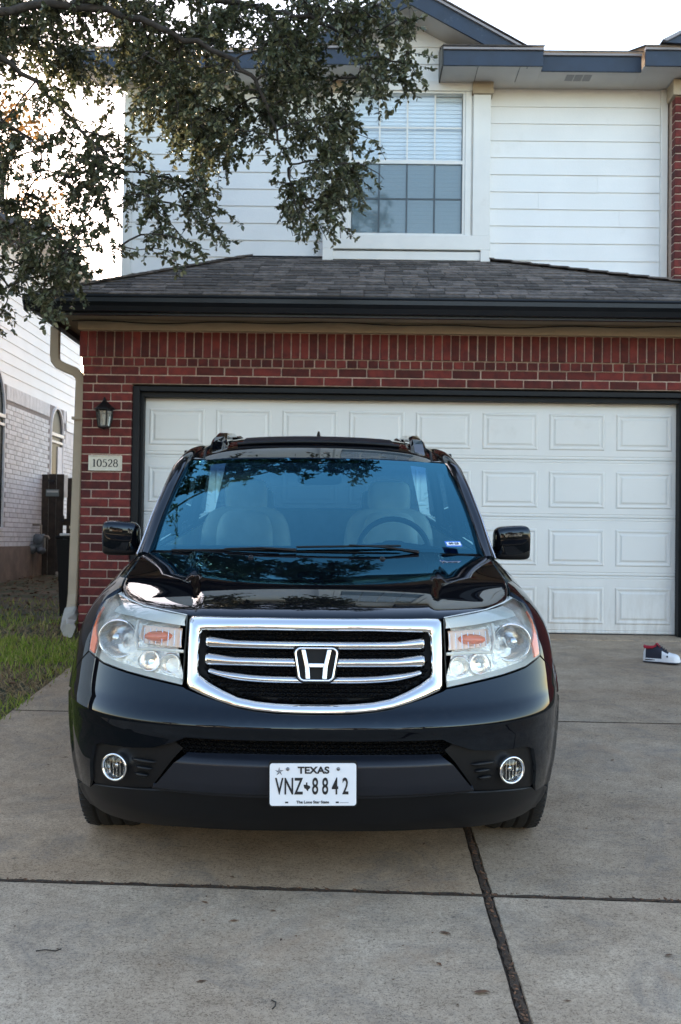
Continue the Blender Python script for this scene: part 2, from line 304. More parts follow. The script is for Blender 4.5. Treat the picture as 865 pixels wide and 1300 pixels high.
class MB:
    def __init__(s): s.v = []; s.f = []; s.sm = []
    def add(s, vs_, fs_, smooth=False):
        k = len(s.v); s.v += [tuple(v) for v in vs_]; s.f += [tuple(i + k for i in f) for f in fs_]; s.sm += [smooth] * len(fs_); return s
    def box(s, x0, x1, y0, y1, z0, z1, ch=0.0):
        vs_, fs_ = chbox(x0, x1, y0, y1, z0, z1, ch); return s.add(vs_, fs_)
    def prism(s, poly, axis, a, b):      # poly in the two other axes, extruded along axis from a to b
        n = len(poly)
        def P(p, t):
            return {'x': (t, p[0], p[1]), 'y': (p[0], t, p[1]), 'z': (p[0], p[1], t)}[axis]
        vs_ = [P(p, a) for p in poly] + [P(p, b) for p in poly]
        fs_ = [tuple(range(n)), tuple(range(2 * n - 1, n - 1, -1))] + [(i, n + i, n + (i + 1) % n, (i + 1) % n) for i in range(n)]
        return s.add(vs_, fs_)
    def tube(s, path, r, seg=10, cap=True):
        path = [Vector(p) for p in path]; rs = r if isinstance(r, (list, tuple)) else [r] * len(path)
        vs_ = []; fs_ = []; up = None
        for i, p in enumerate(path):
            t = (path[min(i + 1, len(path) - 1)] - path[max(i - 1, 0)]).normalized()
            if up is None:
                up = Vector((0, 0, 1)) if abs(t.z) < 0.9 else Vector((1, 0, 0))
            a = t.cross(up).normalized(); up = a.cross(t).normalized()
            for k in range(seg):
                th = 2 * math.pi * k / seg
                vs_.append(p + (a * math.cos(th) + up * math.sin(th)) * rs[i])
        for i in range(len(path) - 1):
            for k in range(seg):
                fs_.append((i * seg + k, i * seg + (k + 1) % seg, (i + 1) * seg + (k + 1) % seg, (i + 1) * seg + k))
        s.add(vs_, fs_, True)
        if cap:
            n = len(path)
            s.add([vs_[k] for k in range(seg)], [tuple(range(seg))[::-1]]); s.add([vs_[(n - 1) * seg + k] for k in range(seg)], [tuple(range(seg))])
        return s
    def rtube(s, path, w, d, rad=0.3):    # rectangular tube with clipped corners
        path = [Vector(p) for p in path]; vs_ = []; fs_ = []; n = 8
        c = rad * min(w, d) / 2
        prof = [(-w/2 + c, -d/2), (w/2 - c, -d/2), (w/2, -d/2 + c), (w/2, d/2 - c), (w/2 - c, d/2), (-w/2 + c, d/2), (-w/2, d/2 - c), (-w/2, -d/2 + c)]
        ref = Vector((0, 1, 0))
        for i, p in enumerate(path):
            t = (path[min(i + 1, len(path) - 1)] - path[max(i - 1, 0)]).normalized()
            a = ref.cross(t)
            a = a.normalized() if a.length > 0.05 else Vector((1, 0, 0))
            b = t.cross(a).normalized()
            for (u, v) in prof: vs_.append(p + a * u + b * v)
        for i in range(len(path) - 1):
            for k in range(n): fs_.append((i*n + k, i*n + (k+1) % n, (i+1)*n + (k+1) % n, (i+1)*n + k))
        fs_ += [tuple(range(n))[::-1], tuple(range((len(path)-1)*n, len(path)*n))]
        return s.add(vs_, fs_)
    def lathe(s, prof, origin, axis='y', seg=32, smooth=True, sx=1, sz=1):    # prof: (radius, along axis)
        o = Vector(origin); vs_ = []; fs_ = []
        for (r, t) in prof:
            for k in range(seg):
                th = 2 * math.pi * k / seg; c, d = r * math.cos(th) * sx, r * math.sin(th) * sz
                vs_.append(o + (Vector((c, t, d)) if axis == 'y' else Vector((t, c, d)) if axis == 'x' else Vector((c, d, t))))
        for i in range(len(prof) - 1):
            for k in range(seg): fs_.append((i*seg + k, i*seg + (k+1) % seg, (i+1)*seg + (k+1) % seg, (i+1)*seg + k))
        return s.add(vs_, fs_, smooth)
    def build(s, name, m, parent=None, fix=True):
        me = bpy.data.meshes.new(name); me.from_pydata(s.v, [], s.f); me.update()
        if fix:
            bm = bmesh.new(); bm.from_mesh(me); bmesh.ops.recalc_face_normals(bm, faces=bm.faces); bm.to_mesh(me); bm.free()
        me.polygons.foreach_set('use_smooth', s.sm)
        me.materials.append(m)
        return link(bpy.data.objects.new(name, me), parent)

def chbox(x0, x1, y0, y1, z0, z1, c=0.0):
    if c <= 0:
        v = [(x, y, z) for x in (x0, x1) for y in (y0, y1) for z in (z0, z1)]
        return v, [(0, 1, 3, 2), (4, 6, 7, 5), (0, 4, 5, 1), (2, 3, 7, 6), (0, 2, 6, 4), (1, 5, 7, 3)]
    lo = (x0, y0, z0); hi = (x1, y1, z1); v = []; idx = {}
    for i in range(8):
        s = ((i >> 2) & 1, (i >> 1) & 1, i & 1)
        for ax in range(3):
            p = [(hi[k] if s[k] else lo[k]) if k == ax else ((hi[k] - c) if s[k] else (lo[k] + c)) for k in range(3)]
            idx[(i, ax)] = len(v); v.append(tuple(p))
    f = []
    for i in range(8): f.append((idx[(i, 0)], idx[(i, 1)], idx[(i, 2)]))
    for ax in range(3):
        b = [k for k in range(3) if k != ax]
        for s in (0, 1):
            c0 = [i for i in range(8) if ((i >> (2 - ax)) & 1) == s]
            q = [[i for i in c0 if ((i >> (2 - b[0])) & 1) == u and ((i >> (2 - b[1])) & 1) == w][0] for (u, w) in ((0, 0), (1, 0), (1, 1), (0, 1))]
            f.append(tuple(idx[(i, ax)] for i in q))
    for i in range(8):
        for ax in range(3):
            j = i ^ (1 << (2 - ax))
            if j > i:
                o = [k for k in range(3) if k != ax]
                f.append((idx[(i, o[0])], idx[(j, o[0])], idx[(j, o[1])], idx[(i, o[1])]))
    return v, f
_CB = {}
def boxmesh(name, dx, dy, dz, ch, m):
    key = (name, round(dx, 3), round(dy, 3), round(dz, 3))
    if key not in _CB:
        v, f = chbox(-dx/2, dx/2, -dy/2, dy/2, -dz/2, dz/2, ch)
        me = bpy.data.meshes.new(name); me.from_pydata(v, [], f)
        bm = bmesh.new(); bm.from_mesh(me); bmesh.ops.recalc_face_normals(bm, faces=bm.faces); bm.to_mesh(me); bm.free()
        me.materials.append(m); _CB[key] = me
    return _CB[key]

def smooth_table(tab):
    xs = np.array([t[0] for t in tab], float); ys = np.array([t[1] for t in tab], float)
    d = np.diff(ys) / np.diff(xs); m = np.zeros(len(xs)); m[0] = d[0]; m[-1] = d[-1]
    for i in range(1, len(xs) - 1): m[i] = 0 if d[i-1] * d[i] <= 0 else 2 * d[i-1] * d[i] / (d[i-1] + d[i])
    def f(x):
        x = min(max(x, xs[0]), xs[-1]); i = min(int(np.searchsorted(xs, x, 'right')) - 1, len(xs) - 2)
        h = xs[i+1] - xs[i]; t = (x - xs[i]) / h
        return float((2*t**3 - 3*t*t + 1) * ys[i] + (t**3 - 2*t*t + t) * h * m[i] + (-2*t**3 + 3*t*t) * ys[i+1] + (t**3 - t*t) * h * m[i+1])
    return f

def drape(name, poly, fn, step, m, parent, out=(0, -1, 0), thick=0.0, mirror=False, eps=0.004):
    """A panel: a 2-D outline cut into a fine grid and laid on the surface fn(a, b) -> point, with a folded-back edge."""
    bm = bmesh.new()
    fv = [bm.verts.new((a, b, 0)) for a, b in poly]; bm.faces.new(fv)
    bmesh.ops.triangulate(bm, faces=bm.faces[:])
    sa, sb = step if isinstance(step, tuple) else (step, step)
    A = [p[0] for p in poly]; B = [p[1] for p in poly]
    for lo, hi, st, no in ((min(A), max(A), sa, (1, 0, 0)), (min(B), max(B), sb, (0, 1, 0))):
        k = math.ceil((lo + 1e-5) / st)
        while k * st < hi - 1e-5:
            bmesh.ops.bisect_plane(bm, geom=bm.verts[:] + bm.edges[:] + bm.faces[:], plane_co=(no[0] * k * st, no[1] * k * st, 0), plane_no=no, dist=1e-6); k += 1
    bm.normal_update()
    for f in bm.faces:
        if f.normal.z < 0: f.normal_flip()
    bm.verts.index_update()
    out = Vector(out); P = []; Nn = []
    for v in bm.verts:
        a, b = v.co.x, v.co.y; p = Vector(fn(a, b))
        da = Vector(fn(a + eps, b)) - Vector(fn(a - eps, b)); db = Vector(fn(a, b + eps)) - Vector(fn(a, b - eps))
        n = da.cross(db); n = n.normalized() if n.length > 1e-12 else out.normalized()
        P.append(p); Nn.append(n)
    sgn = 1 if sum(n.dot(out) for n in Nn) >= 0 else -1
    Nn = [n * sgn for n in Nn]
    F = [tuple(v.index for v in f.verts) if sgn > 0 else tuple(v.index for v in f.verts)[::-1] for f in bm.faces]
    if thick:
        for e in bm.edges:
            if len(e.link_faces) == 1:
                i, j = e.verts[0].index, e.verts[1].index; k = len(P)
                ed = (P[j] - P[i]); fn_ = ed.cross(Nn[i]); fn_ = fn_.normalized() if fn_.length > 1e-9 else Nn[i]
                c = P[e.link_faces[0].verts[0].index] + P[e.link_faces[0].verts[1].index] + P[e.link_faces[0].verts[2].index]
                if fn_.dot(c / 3 - P[i]) > 0: fn_ = -fn_
                P += [P[i].copy(), P[j].copy(), P[j] - Nn[j] * thick, P[i] - Nn[i] * thick]
                b1 = (Nn[i] + fn_).normalized(); Nn += [b1, b1, fn_, fn_]
                q = (k, k + 1, k + 2, k + 3)
                nn = (P[k+1] - P[k]).cross(P[k+2] - P[k])
                F.append(q if nn.dot(fn_) > 0 else q[::-1])
    bm.free()
    if mirror:
        P = [Vector((-p.x, p.y, p.z)) for p in P]; Nn = [Vector((-n.x, n.y, n.z)) for n in Nn]; F = [f[::-1] for f in F]
    return meshobj(name, P, F, m, parent, True, Nn)

def textobj(name, body, size, m, parent, loc, rot, sx=1.0, bold=0.0, align='CENTER'):
    c = bpy.data.curves.new(name, 'FONT'); c.body = body; c.size = size; c.align_x = align; c.align_y = 'CENTER'
    c.offset = bold; c.extrude = 0.0006
    t = bpy.data.objects.new(name, c); me = bpy.data.meshes.new_from_object(t); me.materials.clear(); me.materials.append(m)
    bpy.data.objects.remove(t); bpy.data.curves.remove(c)
    o = bpy.data.objects.new(name, me); link(o, parent); o.location = loc; o.rotation_euler = rot; o.scale = (sx, 1, 1)
    return o
# ------------------------------------------------------------------ ground, driveway, street
TS = math.tan(R(4.5))
def plane_z(y): return TS * max(y, -14.0) if y < 0 else 0.022 * min(y, 12)
def build_ground():
    ys = [-400, -60, -24, -22.2, -15.2, -14, -9, -4, 0, 4, 12, 60, 400]; xs = [-400, -60, -12, -6, 0, 6, 12, 60, 400]
    v = [(x, y, plane_z(y) - 0.035) for y in ys for x in xs]; n = len(xs)
    f = [(j*n + i, j*n + i + 1, (j+1)*n + i + 1, (j+1)*n + i) for j in range(len(ys) - 1) for i in range(n - 1)]
    tag(meshobj('ground', v, f, lawn_m), 'lawn soil with patchy dry grass around the driveway', kind='structure')
build_ground()

def slab_mesh(x0, x1, y0, y1, ragged=0.004):
    """A concrete slab lying on the sloping drive: slightly uneven edges with a worn arris."""
    def edge(a, b, n):
        return [a + (b - a) * i / n for i in range(n + 1)]
    nx = max(4, int((x1 - x0) / 0.06)); ny = max(4, int((y1 - y0) / 0.06))
    ring = [(x, y0) for x in edge(x0, x1, nx)[:-1]] + [(x1, y) for y in edge(y0, y1, ny)[:-1]] + [(x, y1) for x in edge(x1, x0, nx)[:-1]] + [(x0, y) for y in edge(y1, y0, ny)[:-1]]
    cx, cy = (x0 + x1) / 2, (y0 + y1) / 2; n = len(ring)
    jit = [rnd.random() * ragged for _ in ring]
    def lay(inset, dz):
        out = []
        for (x, y), j in zip(ring, jit):
            sx = inset + j * (1 if inset < 0.01 else 0.6)
            out.append((x + (sx if x < cx else -sx) * (1 if abs(x - x0) < 1e-6 or abs(x - x1) < 1e-6 else 0),
                        y + (sx if y < cy else -sx) * (1 if abs(y - y0) < 1e-6 or abs(y - y1) < 1e-6 else 0), None, dz))
        out = [(a, b - 0.034 * a * abs(b) / 6.0 * (abs(b) > 1), _, d) for a, b, _, d in out]        # joints run slightly askew
        return [(a, b, TS * b + d) for a, b, _, d in out]
    V = lay(0.0, -0.10) + lay(0.0, -0.004) + lay(0.003, 0.0)
    F = []
    for k in range(2):
        for i in range(n): F.append((k*n + i, k*n + (i+1) % n, (k+1)*n + (i+1) % n, (k+1)*n + i))
    F.append(tuple(range(2*n, 3*n)))
    return V, F
def build_driveway():
    d = empty('driveway', (0, 0, 0)); tag(d, 'pale concrete driveway slabs with dark open joints', kind='structure')
    rows = [(-3.296, -0.30), (-6.005, -3.306), (-8.70, -6.023), (-11.4, -8.715), (-14.1, -11.415)]
    for k, (y0, y1) in enumerate(rows):
        for j, (x0, x1) in enumerate(((-2.605, -0.012), (0.020, 2.605))):
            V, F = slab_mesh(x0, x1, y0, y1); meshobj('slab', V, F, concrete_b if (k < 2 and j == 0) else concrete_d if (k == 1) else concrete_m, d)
    V, F = slab_mesh(-2.575, 2.575, -0.292, 0.10, 0.002); ap = meshobj('threshold_slab', V, F, concrete_m, d)
    ap.location.z = 0.006
    b = MB(); b.add([(-2.56, -14.1, TS * -14.1 - 0.005), (2.56, -14.1, TS * -14.1 - 0.005), (2.56, 0.05, -0.005), (-2.56, 0.05, -0.005)], [(0, 1, 2, 3)])
    b.build('joint_fill', soil_m, d, fix=False)
    # dirt packed in the joints, spilling unevenly over the slab edges
    def dirt(path, half):
        V = []; F = []
        for i, (x, y) in enumerate(path):
            q = path[min(i + 1, len(path) - 1)]; p_ = path[max(i - 1, 0)]; t = Vector((q[0] - p_[0], q[1] - p_[1])).normalized(); nx, ny = -t.y, t.x
            for s_ in (-1, 1):
                w_ = half * rnd.uniform(.55, 1.45); xx, yy = x + nx * w_ * s_, y + ny * w_ * s_; V.append((xx, yy, TS * yy + .0012))
            V.append((x, y, TS * y + .003))
        for i in range(len(path) - 1): F += [(3*i, 3*i + 2, 3*i + 5, 3*i + 3), (3*i + 2, 3*i + 1, 3*i + 4, 3*i + 5)]
        meshobj('joint_dirt', V, F, soil_m, d)
    dirt([(-2.6 + .03 * i, -6.014 - .034 * (-2.6 + .03 * i) + rnd.gauss(0, .001)) for i in range(174)], .0125)
    dirt([(.004 + rnd.gauss(0, .001), -9.5 + .03 * i) for i in range(190)], .0125)
    dirt([(-2.6 + .03 * i, -3.301 - .034 * (-2.6 + .03 * i) * .55 + rnd.gauss(0, .001)) for i in range(174)], .0075)
    # crumbs of leaf and soil caught in the open joints
    V = []; F = []
    for _ in range(900):
        if rnd.random() < 0.6: x = 0.004 + rnd.gauss(0, 0.007); y = rnd.uniform(-9.5, -4.0)
        else: x = rnd.uniform(-2.4, 2.5); y = -6.014 - 0.034 * x + rnd.gauss(0, 0.006)
        s = rnd.uniform(0.004, 0.012); a = rnd.uniform(0, 6.28); k = len(V); z = TS * y + rnd.uniform(0.001, 0.005)
        c, q = math.cos(a) * s, math.sin(a) * s
        V += [(x - c, y - q, z), (x + q * 0.5, y - c * 0.5, z + 0.003), (x + c, y + q, z + rnd.uniform(0, 0.006)), (x - q * 0.5, y + c * 0.5, z)]; F.append((k, k+1, k+2, k+3))
    o = meshobj('joint_litter', V, F, litter_m, d); o['kind'] = 'stuff'
build_driveway()

def build_street():
    v = [(-300, -22.2, -1.10), (300, -22.2, -1.10), (300, -15.2, -1.10), (-300, -15.2, -1.10)]
    v = [(a, b, -1.075) for a, b, c in v]
    tag(meshobj('street', v, [(0, 1, 2, 3)], asphalt_m), 'asphalt street behind the viewer', kind='structure')
    for y0, y1 in ((-15.2, -15.05), (-22.35, -22.2)):
        b = MB(); b.box(-300, 300, y0, y1, -1.2, -0.96, 0.02)
        tag(b.build('kerb', concrete_m), 'concrete kerb along the street', kind='structure')
build_street()

# ------------------------------------------------------------------ the house with the garage
H = empty('house', (0, 0.4, 0))
tag(H, 'two storey house of red brick and white siding with a white garage door', 'house')
HP = (0, 0.4, 0)
def hp(o):          # parts are modelled in world coordinates; the house empty stands at HP
    o.location = Vector(o.location) - Vector(HP); return o
def hpart(b, name, m): return hp(b.build(name, m, H))

CH = 0.0797
def brick_front():
    w = MB()
    w.box(-2.952, -2.52, -0.190, 0.10, -0.05, 2.69); w.box(2.52, 2.952, -0.190, 0.10, -0.05, 2.69); w.box(-2.519, 2.519, -0.190, 0.10, 2.21, 2.69)
    wall = hpart(w, 'brick_wall', mortar_m)
    off = Vector(HP)
    def brick(cx, cy, cz, dx, dy, dz, name='brick'):
        o = inst(boxmesh('brick', dx, dy, dz, 0.004, brick_m), name, wall, (cx + rnd.uniform(-.0015, .0015), cy + rnd.uniform(-.0025, .0025), cz + rnd.uniform(-.001, .001)))
        o.rotation_euler = (0, rnd.uniform(-.003, .003), 0)
        return o
    for k in range(28):
        z = 2.209 - CH * (k + 0.5)
        if z < -0.02: break
        for s, xo in ((-1, 0), (1, 0)):
            cells = [(-2.96, -2.714), (-2.704, -2.518)] if k % 2 else [(-2.96, -2.872), (-2.862, -2.616), (-2.606, -2.518)]
            for a, b in cells:
                if s > 0: a, b = -b, -a
                brick((a + b) / 2, -0.145, z, b - a, 0.11, CH - 0.011)
    for row in range(2):
        z = 2.369 - CH * (row + 0.5); x = -2.96 - (0.128 if row else 0)
        while x < 2.96:
            a = max(x, -2.96); b = min(x + 0.245, 2.96)
            if b - a > 0.03: brick((a + b) / 2, -0.145, z, b - a, 0.11, CH - 0.011)
            x += 0.256
    x = -2.972
    while x < 2.96:
        brick(x + 0.0445, -0.155, 2.4065, 0.085, 0.124, 0.066); x += 0.0955
    x = -2.988
    while x < 2.96:
        brick(x + 0.0345, -0.170, 2.562, 0.069, 0.130, 0.226); x += 0.0795
    # thin mortar bed behind the proud soldier and header courses
    m2 = MB(); m2.box(-2.966, 2.966, -0.206, -0.15, 2.369, 2.448); m2.box(-2.980, 2.980, -0.224, -0.15, 2.448, 2.682)
    m2.build('mortar_bed', mortar_m, wall)
    return wall
brick_front()

def garage_door():
    b = MB()
    for s in (-1, 1):
        x0, x1 = sorted((s * 2.515, s * 2.452)); b.box(x0, x1, -0.165, 0.06, 0.0, 2.196, 0.004)
        x0, x1 = sorted((s * 2.452, s * 2.425)); b.box(x0, x1, -0.105, 0.06, 0.0, 2.150, 0.003)
    b.box(-2.4515, 2.4515, -0.1645, 0.06, 2.150, 2.1955, 0.004); b.box(-2.4245, 2.4245, -0.105, 0.06, 2.106, 2.1495, 0.003)
    hpart(b, 'door_frame', frame_m)
    core = MB(); core.box(-2.44, 2.44, 0.012, 0.05, 0.012, 2.14)
    door = hpart(core, 'garage_door', mat('door_core', (0.25, 0.25, 0.25), 0.8))
    seal = MB(); seal.box(-2.44, 2.44, -0.006, 0.03, 0.0, 0.0115); seal.build('bottom_seal', rubber_m, door)
    sh = 2.105 / 4
    sec = MB(); prof = [(0.011, 0.0), (0.004, 0.003), (0.0, 0.008), (0.0, 0.022), (0.004, 0.025), (0.004, 0.031), (0.0, 0.034), (0.0, sh - 0.034), (0.004, sh - 0.031), (0.004, sh - 0.025), (0.0, sh - 0.022), (0.0, sh - 0.008), (0.004, sh - 0.003), (0.011, sh)]
    sec.prism([(y, z) for y, z in prof], 'x', -2.436, 2.436)
    first = sec.build('door_section', door_m, door); first.location = (0, 0, 0.012)
    # raised panel: nested rectangles
    pw, ph = 0.508, 0.335
    rings = [(0, 0.001), (0.010, -0.009), (0.020, -0.009), (0.030, -0.0025), (0.042, -0.0025), (0.058, -0.011)]
    V = []; F = []
    for i, (ins, y) in enumerate(rings):
        V += [(-pw/2 + ins, y, -ph/2 + ins), (pw/2 - ins, y, -ph/2 + ins), (pw/2 - ins, y, ph/2 - ins), (-pw/2 + ins, y, ph/2 - ins)]
        if i:
            for k in range(4): F.append(((i-1)*4 + k, (i-1)*4 + (k+1) % 4, i*4 + (k+1) % 4, i*4 + k))
    F.append(tuple(range(len(V) - 4, len(V))))
    pm = bpy.data.meshes.new('raised_panel'); pm.from_pydata(V, [], F); pm.materials.append(door_m)
    for r in range(4):
        if r: inst(first.data, 'door_section', door, (0, 0, 0.012 + r * sh))
        for c in range(8):
            inst(pm, 'raised_panel', door, (-2.44 + 4.88 / 8 * (c + 0.5), 0, 0.012 + r * sh + 0.255))
garage_door()

# lower roof over the garage
EV = (-0.72, 2.905); WV = (0.85, 3.635)            # eave and wall edges of the front slope in (y, z)
SLO = (WV[1] - EV[1]) / (WV[0] - EV[0])
def garage_roof():
    d = MB()
    v = [(-3.22, EV[0], EV[1]), (3.70, EV[0], EV[1]), (0.70, WV[0], WV[1]), (-1.62, WV[0], WV[1]), (-3.22, 3.0, EV[1]), (3.70, 3.0, EV[1]), (-1.62, 3.0, WV[1]), (0.70, 3.0, WV[1])]
    w = [(a, b, c - 0.03) for a, b, c in v]
    f = [(0, 1, 2, 3), (0, 3, 6, 4), (1, 5, 7, 2), (3, 2, 7, 6)]
    d.add(v, f); d.add(w, [t[::-1] for t in f]); d.add([v[0], v[1], w[1], w[0], v[4], w[4], v[5], w[5]], [(0, 3, 2, 1), (0, 4, 5, 3), (1, 2, 7, 6)])
    roof = hpart(d, 'garage_roof', shingle_m); roof.location.z -= 0.012
    ang = math.atan(SLO); L = math.hypot(WV[0] - EV[0], WV[1] - EV[1]); ex = 0.118
    widths = [0.12, 0.16, 0.20, 0.24, 0.30]
    def tabmesh(w): return boxmesh('shingle', w - 0.006, 0.165, 0.009, 0.0, shingle_m)
    n = 0; V = []; F = []
    row = 0; s = -0.02
    while s < L - 0.02:
        t = max(0, s) / L
        xl = -3.22 + (3.22 - 1.62) * t; xr = 3.70 + (0.70 - 3.70) * t
        x = xl + rnd.uniform(-0.1, 0) ; 
        while x < min(xr, 3.6):
            w = rnd.choice(widths); a, b = max(x, xl), min(x + w, xr); x += w
            if b - a < 0.05: continue
            ww = min(widths + [0.08], key=lambda q: abs(q - (b - a)))
            cs = s + 0.0825; lift = 0.004 + rnd.uniform(0, 0.004)
            y = EV[0] + math.cos(ang) * cs - math.sin(ang) * lift; z = EV[1] + math.sin(ang) * cs + math.cos(ang) * lift
            rot = ang - 0.055
            if n < 300 and x - w < 2.45:
                o = inst(tabmesh(ww), 'shingle', roof, ((a + b) / 2, y, z + 0.012), (rot, 0, 0)); n += 1
            else:
                k = len(V); cv, cf = chbox(-(b-a)/2 + .003, (b-a)/2 - .003, -0.0825, 0.0825, -0.0045, 0.0045)
                cr, sr = math.cos(rot), math.sin(rot)
                V += [((a+b)/2 + p[0], y + p[1]*cr - p[2]*sr, z + 0.012 + p[1]*sr + p[2]*cr) for p in cv]; F += [tuple(i + k for i in q) for q in cf]
        s += ex; row += 1
    o = meshobj('shingle_courses', V, F, shingle_m, roof); o['kind'] = 'stuff'
    # hip caps
    cap = boxmesh('hip_cap', 0.26, 0.20, 0.014, 0.0, shingle_m)
    for (p, q) in (((-3.22, EV[0], EV[1]), (-1.62, WV[0], WV[1])), ((3.70, EV[0], EV[1]), (0.70, WV[0], WV[1]))):
        p, q = Vector(p), Vector(q); n_ = 18; e = (q - p).normalized()
        for i in range(n_):
            c = p.lerp(q, (i + 0.5) / n_); yaw = math.atan2(e.y, e.x)
            o = inst(cap, 'hip_cap', roof, c + Vector((0, 0, 0.026)), (0, -math.asin(e.z) + 0.05, yaw), (0.75, 0.8, 1))
    # flashing where roof meets wall
    fl = MB(); fl.box(-1.62, 0.72, 0.80, 0.86, 3.62, 3.655); fl.build('flashing', gutter_m, roof)
    # gutters (front and left return)
    prof = [(-0.745, 2.872), (-0.845, 2.872), (-0.850, 2.862), (-0.842, 2.850), (-0.842, 2.815), (-0.815, 2.785), (-0.800, 2.745), (-0.745, 2.740)]
    g = MB(); g.prism(prof, 'x', -3.33, 3.75); hpart(g, 'gutter', gutter_m)
    g = MB(); g.prism([(-3.22 - (p[0] + 0.745) * -1, p[1]) for p in prof], 'y', -0.744, 3.0); hpart(g, 'gutter', gutter_m)
    s = MB(); s.box(-3.25, 3.70, -0.744, -0.69, 2.722, 2.90); s.box(-3.245, -3.19, -0.689, 3.0, 2.722, 2.90); hpart(s, 'eave_fascia', gutter_m)
    s = MB(); s.box(-3.19, 3.69, -0.69, -0.10, 2.775, 2.79); s.box(-3.19, -2.90, -0.10, 3.0, 2.775, 2.79); hpart(s, 'eave_soffit', beige_m)
    s = MB(); s.box(-3.0, 3.0, -0.262, -0.20, 2.683, 2.7745, 0.003); hpart(s, 'frieze_board', beige_m)
    wr = MB(); wr.tube([(-3.05 + 6.0 * i / 40, -0.275, 2.757 + 0.008 * math.sin(i * 0.9) - 0.008 * math.sin(i * 0.31)) for i in range(41)], 0.005, 5); hpart(wr, 'cable', ink_m)
    ds = MB(); ds.rtube([(-3.285, 0.05, 2.76), (-3.285, 0.05, 2.50), (-3.278, 0.05, 2.45), (-3.25, 0.05, 2.415), (-3.19, 0.05, 2.385), (-3.10, 0.05, 2.35), (-3.055, 0.05, 2.31), (-3.042, 0.05, 2.26), (-3.045, 0.0, 1.2), (-3.05, -0.04, 0.30), (-3.05, -0.07, 0.20), (-3.045, -0.14, 0.125)], 0.085, 0.062)
    dsp = hpart(ds, 'downspout', beige_m)
    el = MB(); el.rtube([(-3.045, -0.10, 0.155), (-3.035, -0.22, 0.085), (-3.0, -0.42, 0.045), (-2.93, -0.62, 0.02)], 0.115, 0.085); el.build('outlet_elbow', mat('pale_downspout', (0.42, 0.39, 0.34), 0.5, var=0.15, vscale=12), dsp)
    for z in (1.9, 0.9):
        st = MB(); st.box(-3.10, -2.985, -0.03, 0.06, z, z + 0.025); st.build('strap', beige_m, dsp)
garage_roof()

# volumes behind the facade
b = MB(); b.box(-2.94, 2.94, 0.101, 9.0, -0.05, 2.77); hpart(b, 'garage_volume', brick_m)
b = MB(); b.box(-2.845, 7.5, 0.90, 9.0, 2.78, 5.365); hpart(b, 'upper_volume', siding_m)
b = MB(); b.box(2.97, 7.5, 0.62, 9.0, -0.05, 2.77); hpart(b, 'ground_floor_volume', brick_m)

def lap_mesh(name, length, h, m, t0=0.019, t1=0.007):
    me = bpy.data.meshes.new(name)
    pr = [(0, 0), (-t0, 0), (-t0, 0.004), (-t1, h + 0.012), (0, h + 0.012)]; n = len(pr)
    V = [(-length/2, p[0], p[1]) for p in pr] + [(length/2, p[0], p[1]) for p in pr]
    F = [tuple(range(n)), tuple(range(2*n - 1, n - 1, -1))] + [(i, n + i, n + (i+1) % n, (i+1) % n) for i in range(n)]
    me.from_pydata(V, [], F)
    bm = bmesh.new(); bm.from_mesh(me); bmesh.ops.recalc_face_normals(bm, faces=bm.faces); bm.to_mesh(me); bm.free()
    me.materials.append(m); return me
BP = 0.1715
def upper_siding():
    base = MB(); base.box(-2.84, -0.84, 0.872, 0.899, 3.0, 5.366); base.box(0.79, 2.56, 0.872, 0.899, 3.0, 5.366)
    wall = hpart(base, 'siding_wall', trimw_m)
    for x0, x1 in ((-2.762, -0.846), (0.796, 2.495)):
        for k in range(-4, 10):
            z = 3.640 + k * BP; cut = x0 + (x1 - x0) * rnd.uniform(.2, .8)
            for a, b in (((x0, cut - .0007), (cut + .0007, x1)) if rnd.random() < .22 else ((x0, x1),)):      # boards butt-jointed here and there
                me = lap_mesh('siding_plank', b - a, BP, siding_m)
                o = inst(me, 'siding_plank', wall, ((a + b) / 2, 0.871, z + rnd.uniform(-.0015, .0015))); o.rotation_euler = (rnd.uniform(-.006, .006), rnd.uniform(-.0012, .0012), 0)
    c = MB(); c.box(-2.855, -2.763, 0.835, 0.90, 3.0, 5.36, 0.004); hpart(c, 'corner_board', trimw_m)
    c = MB(); c.box(2.496, 2.566, 0.825, 0.89, 3.0, 5.36, 0.004); hpart(c, 'corner_board', trimw_m)
upper_siding()

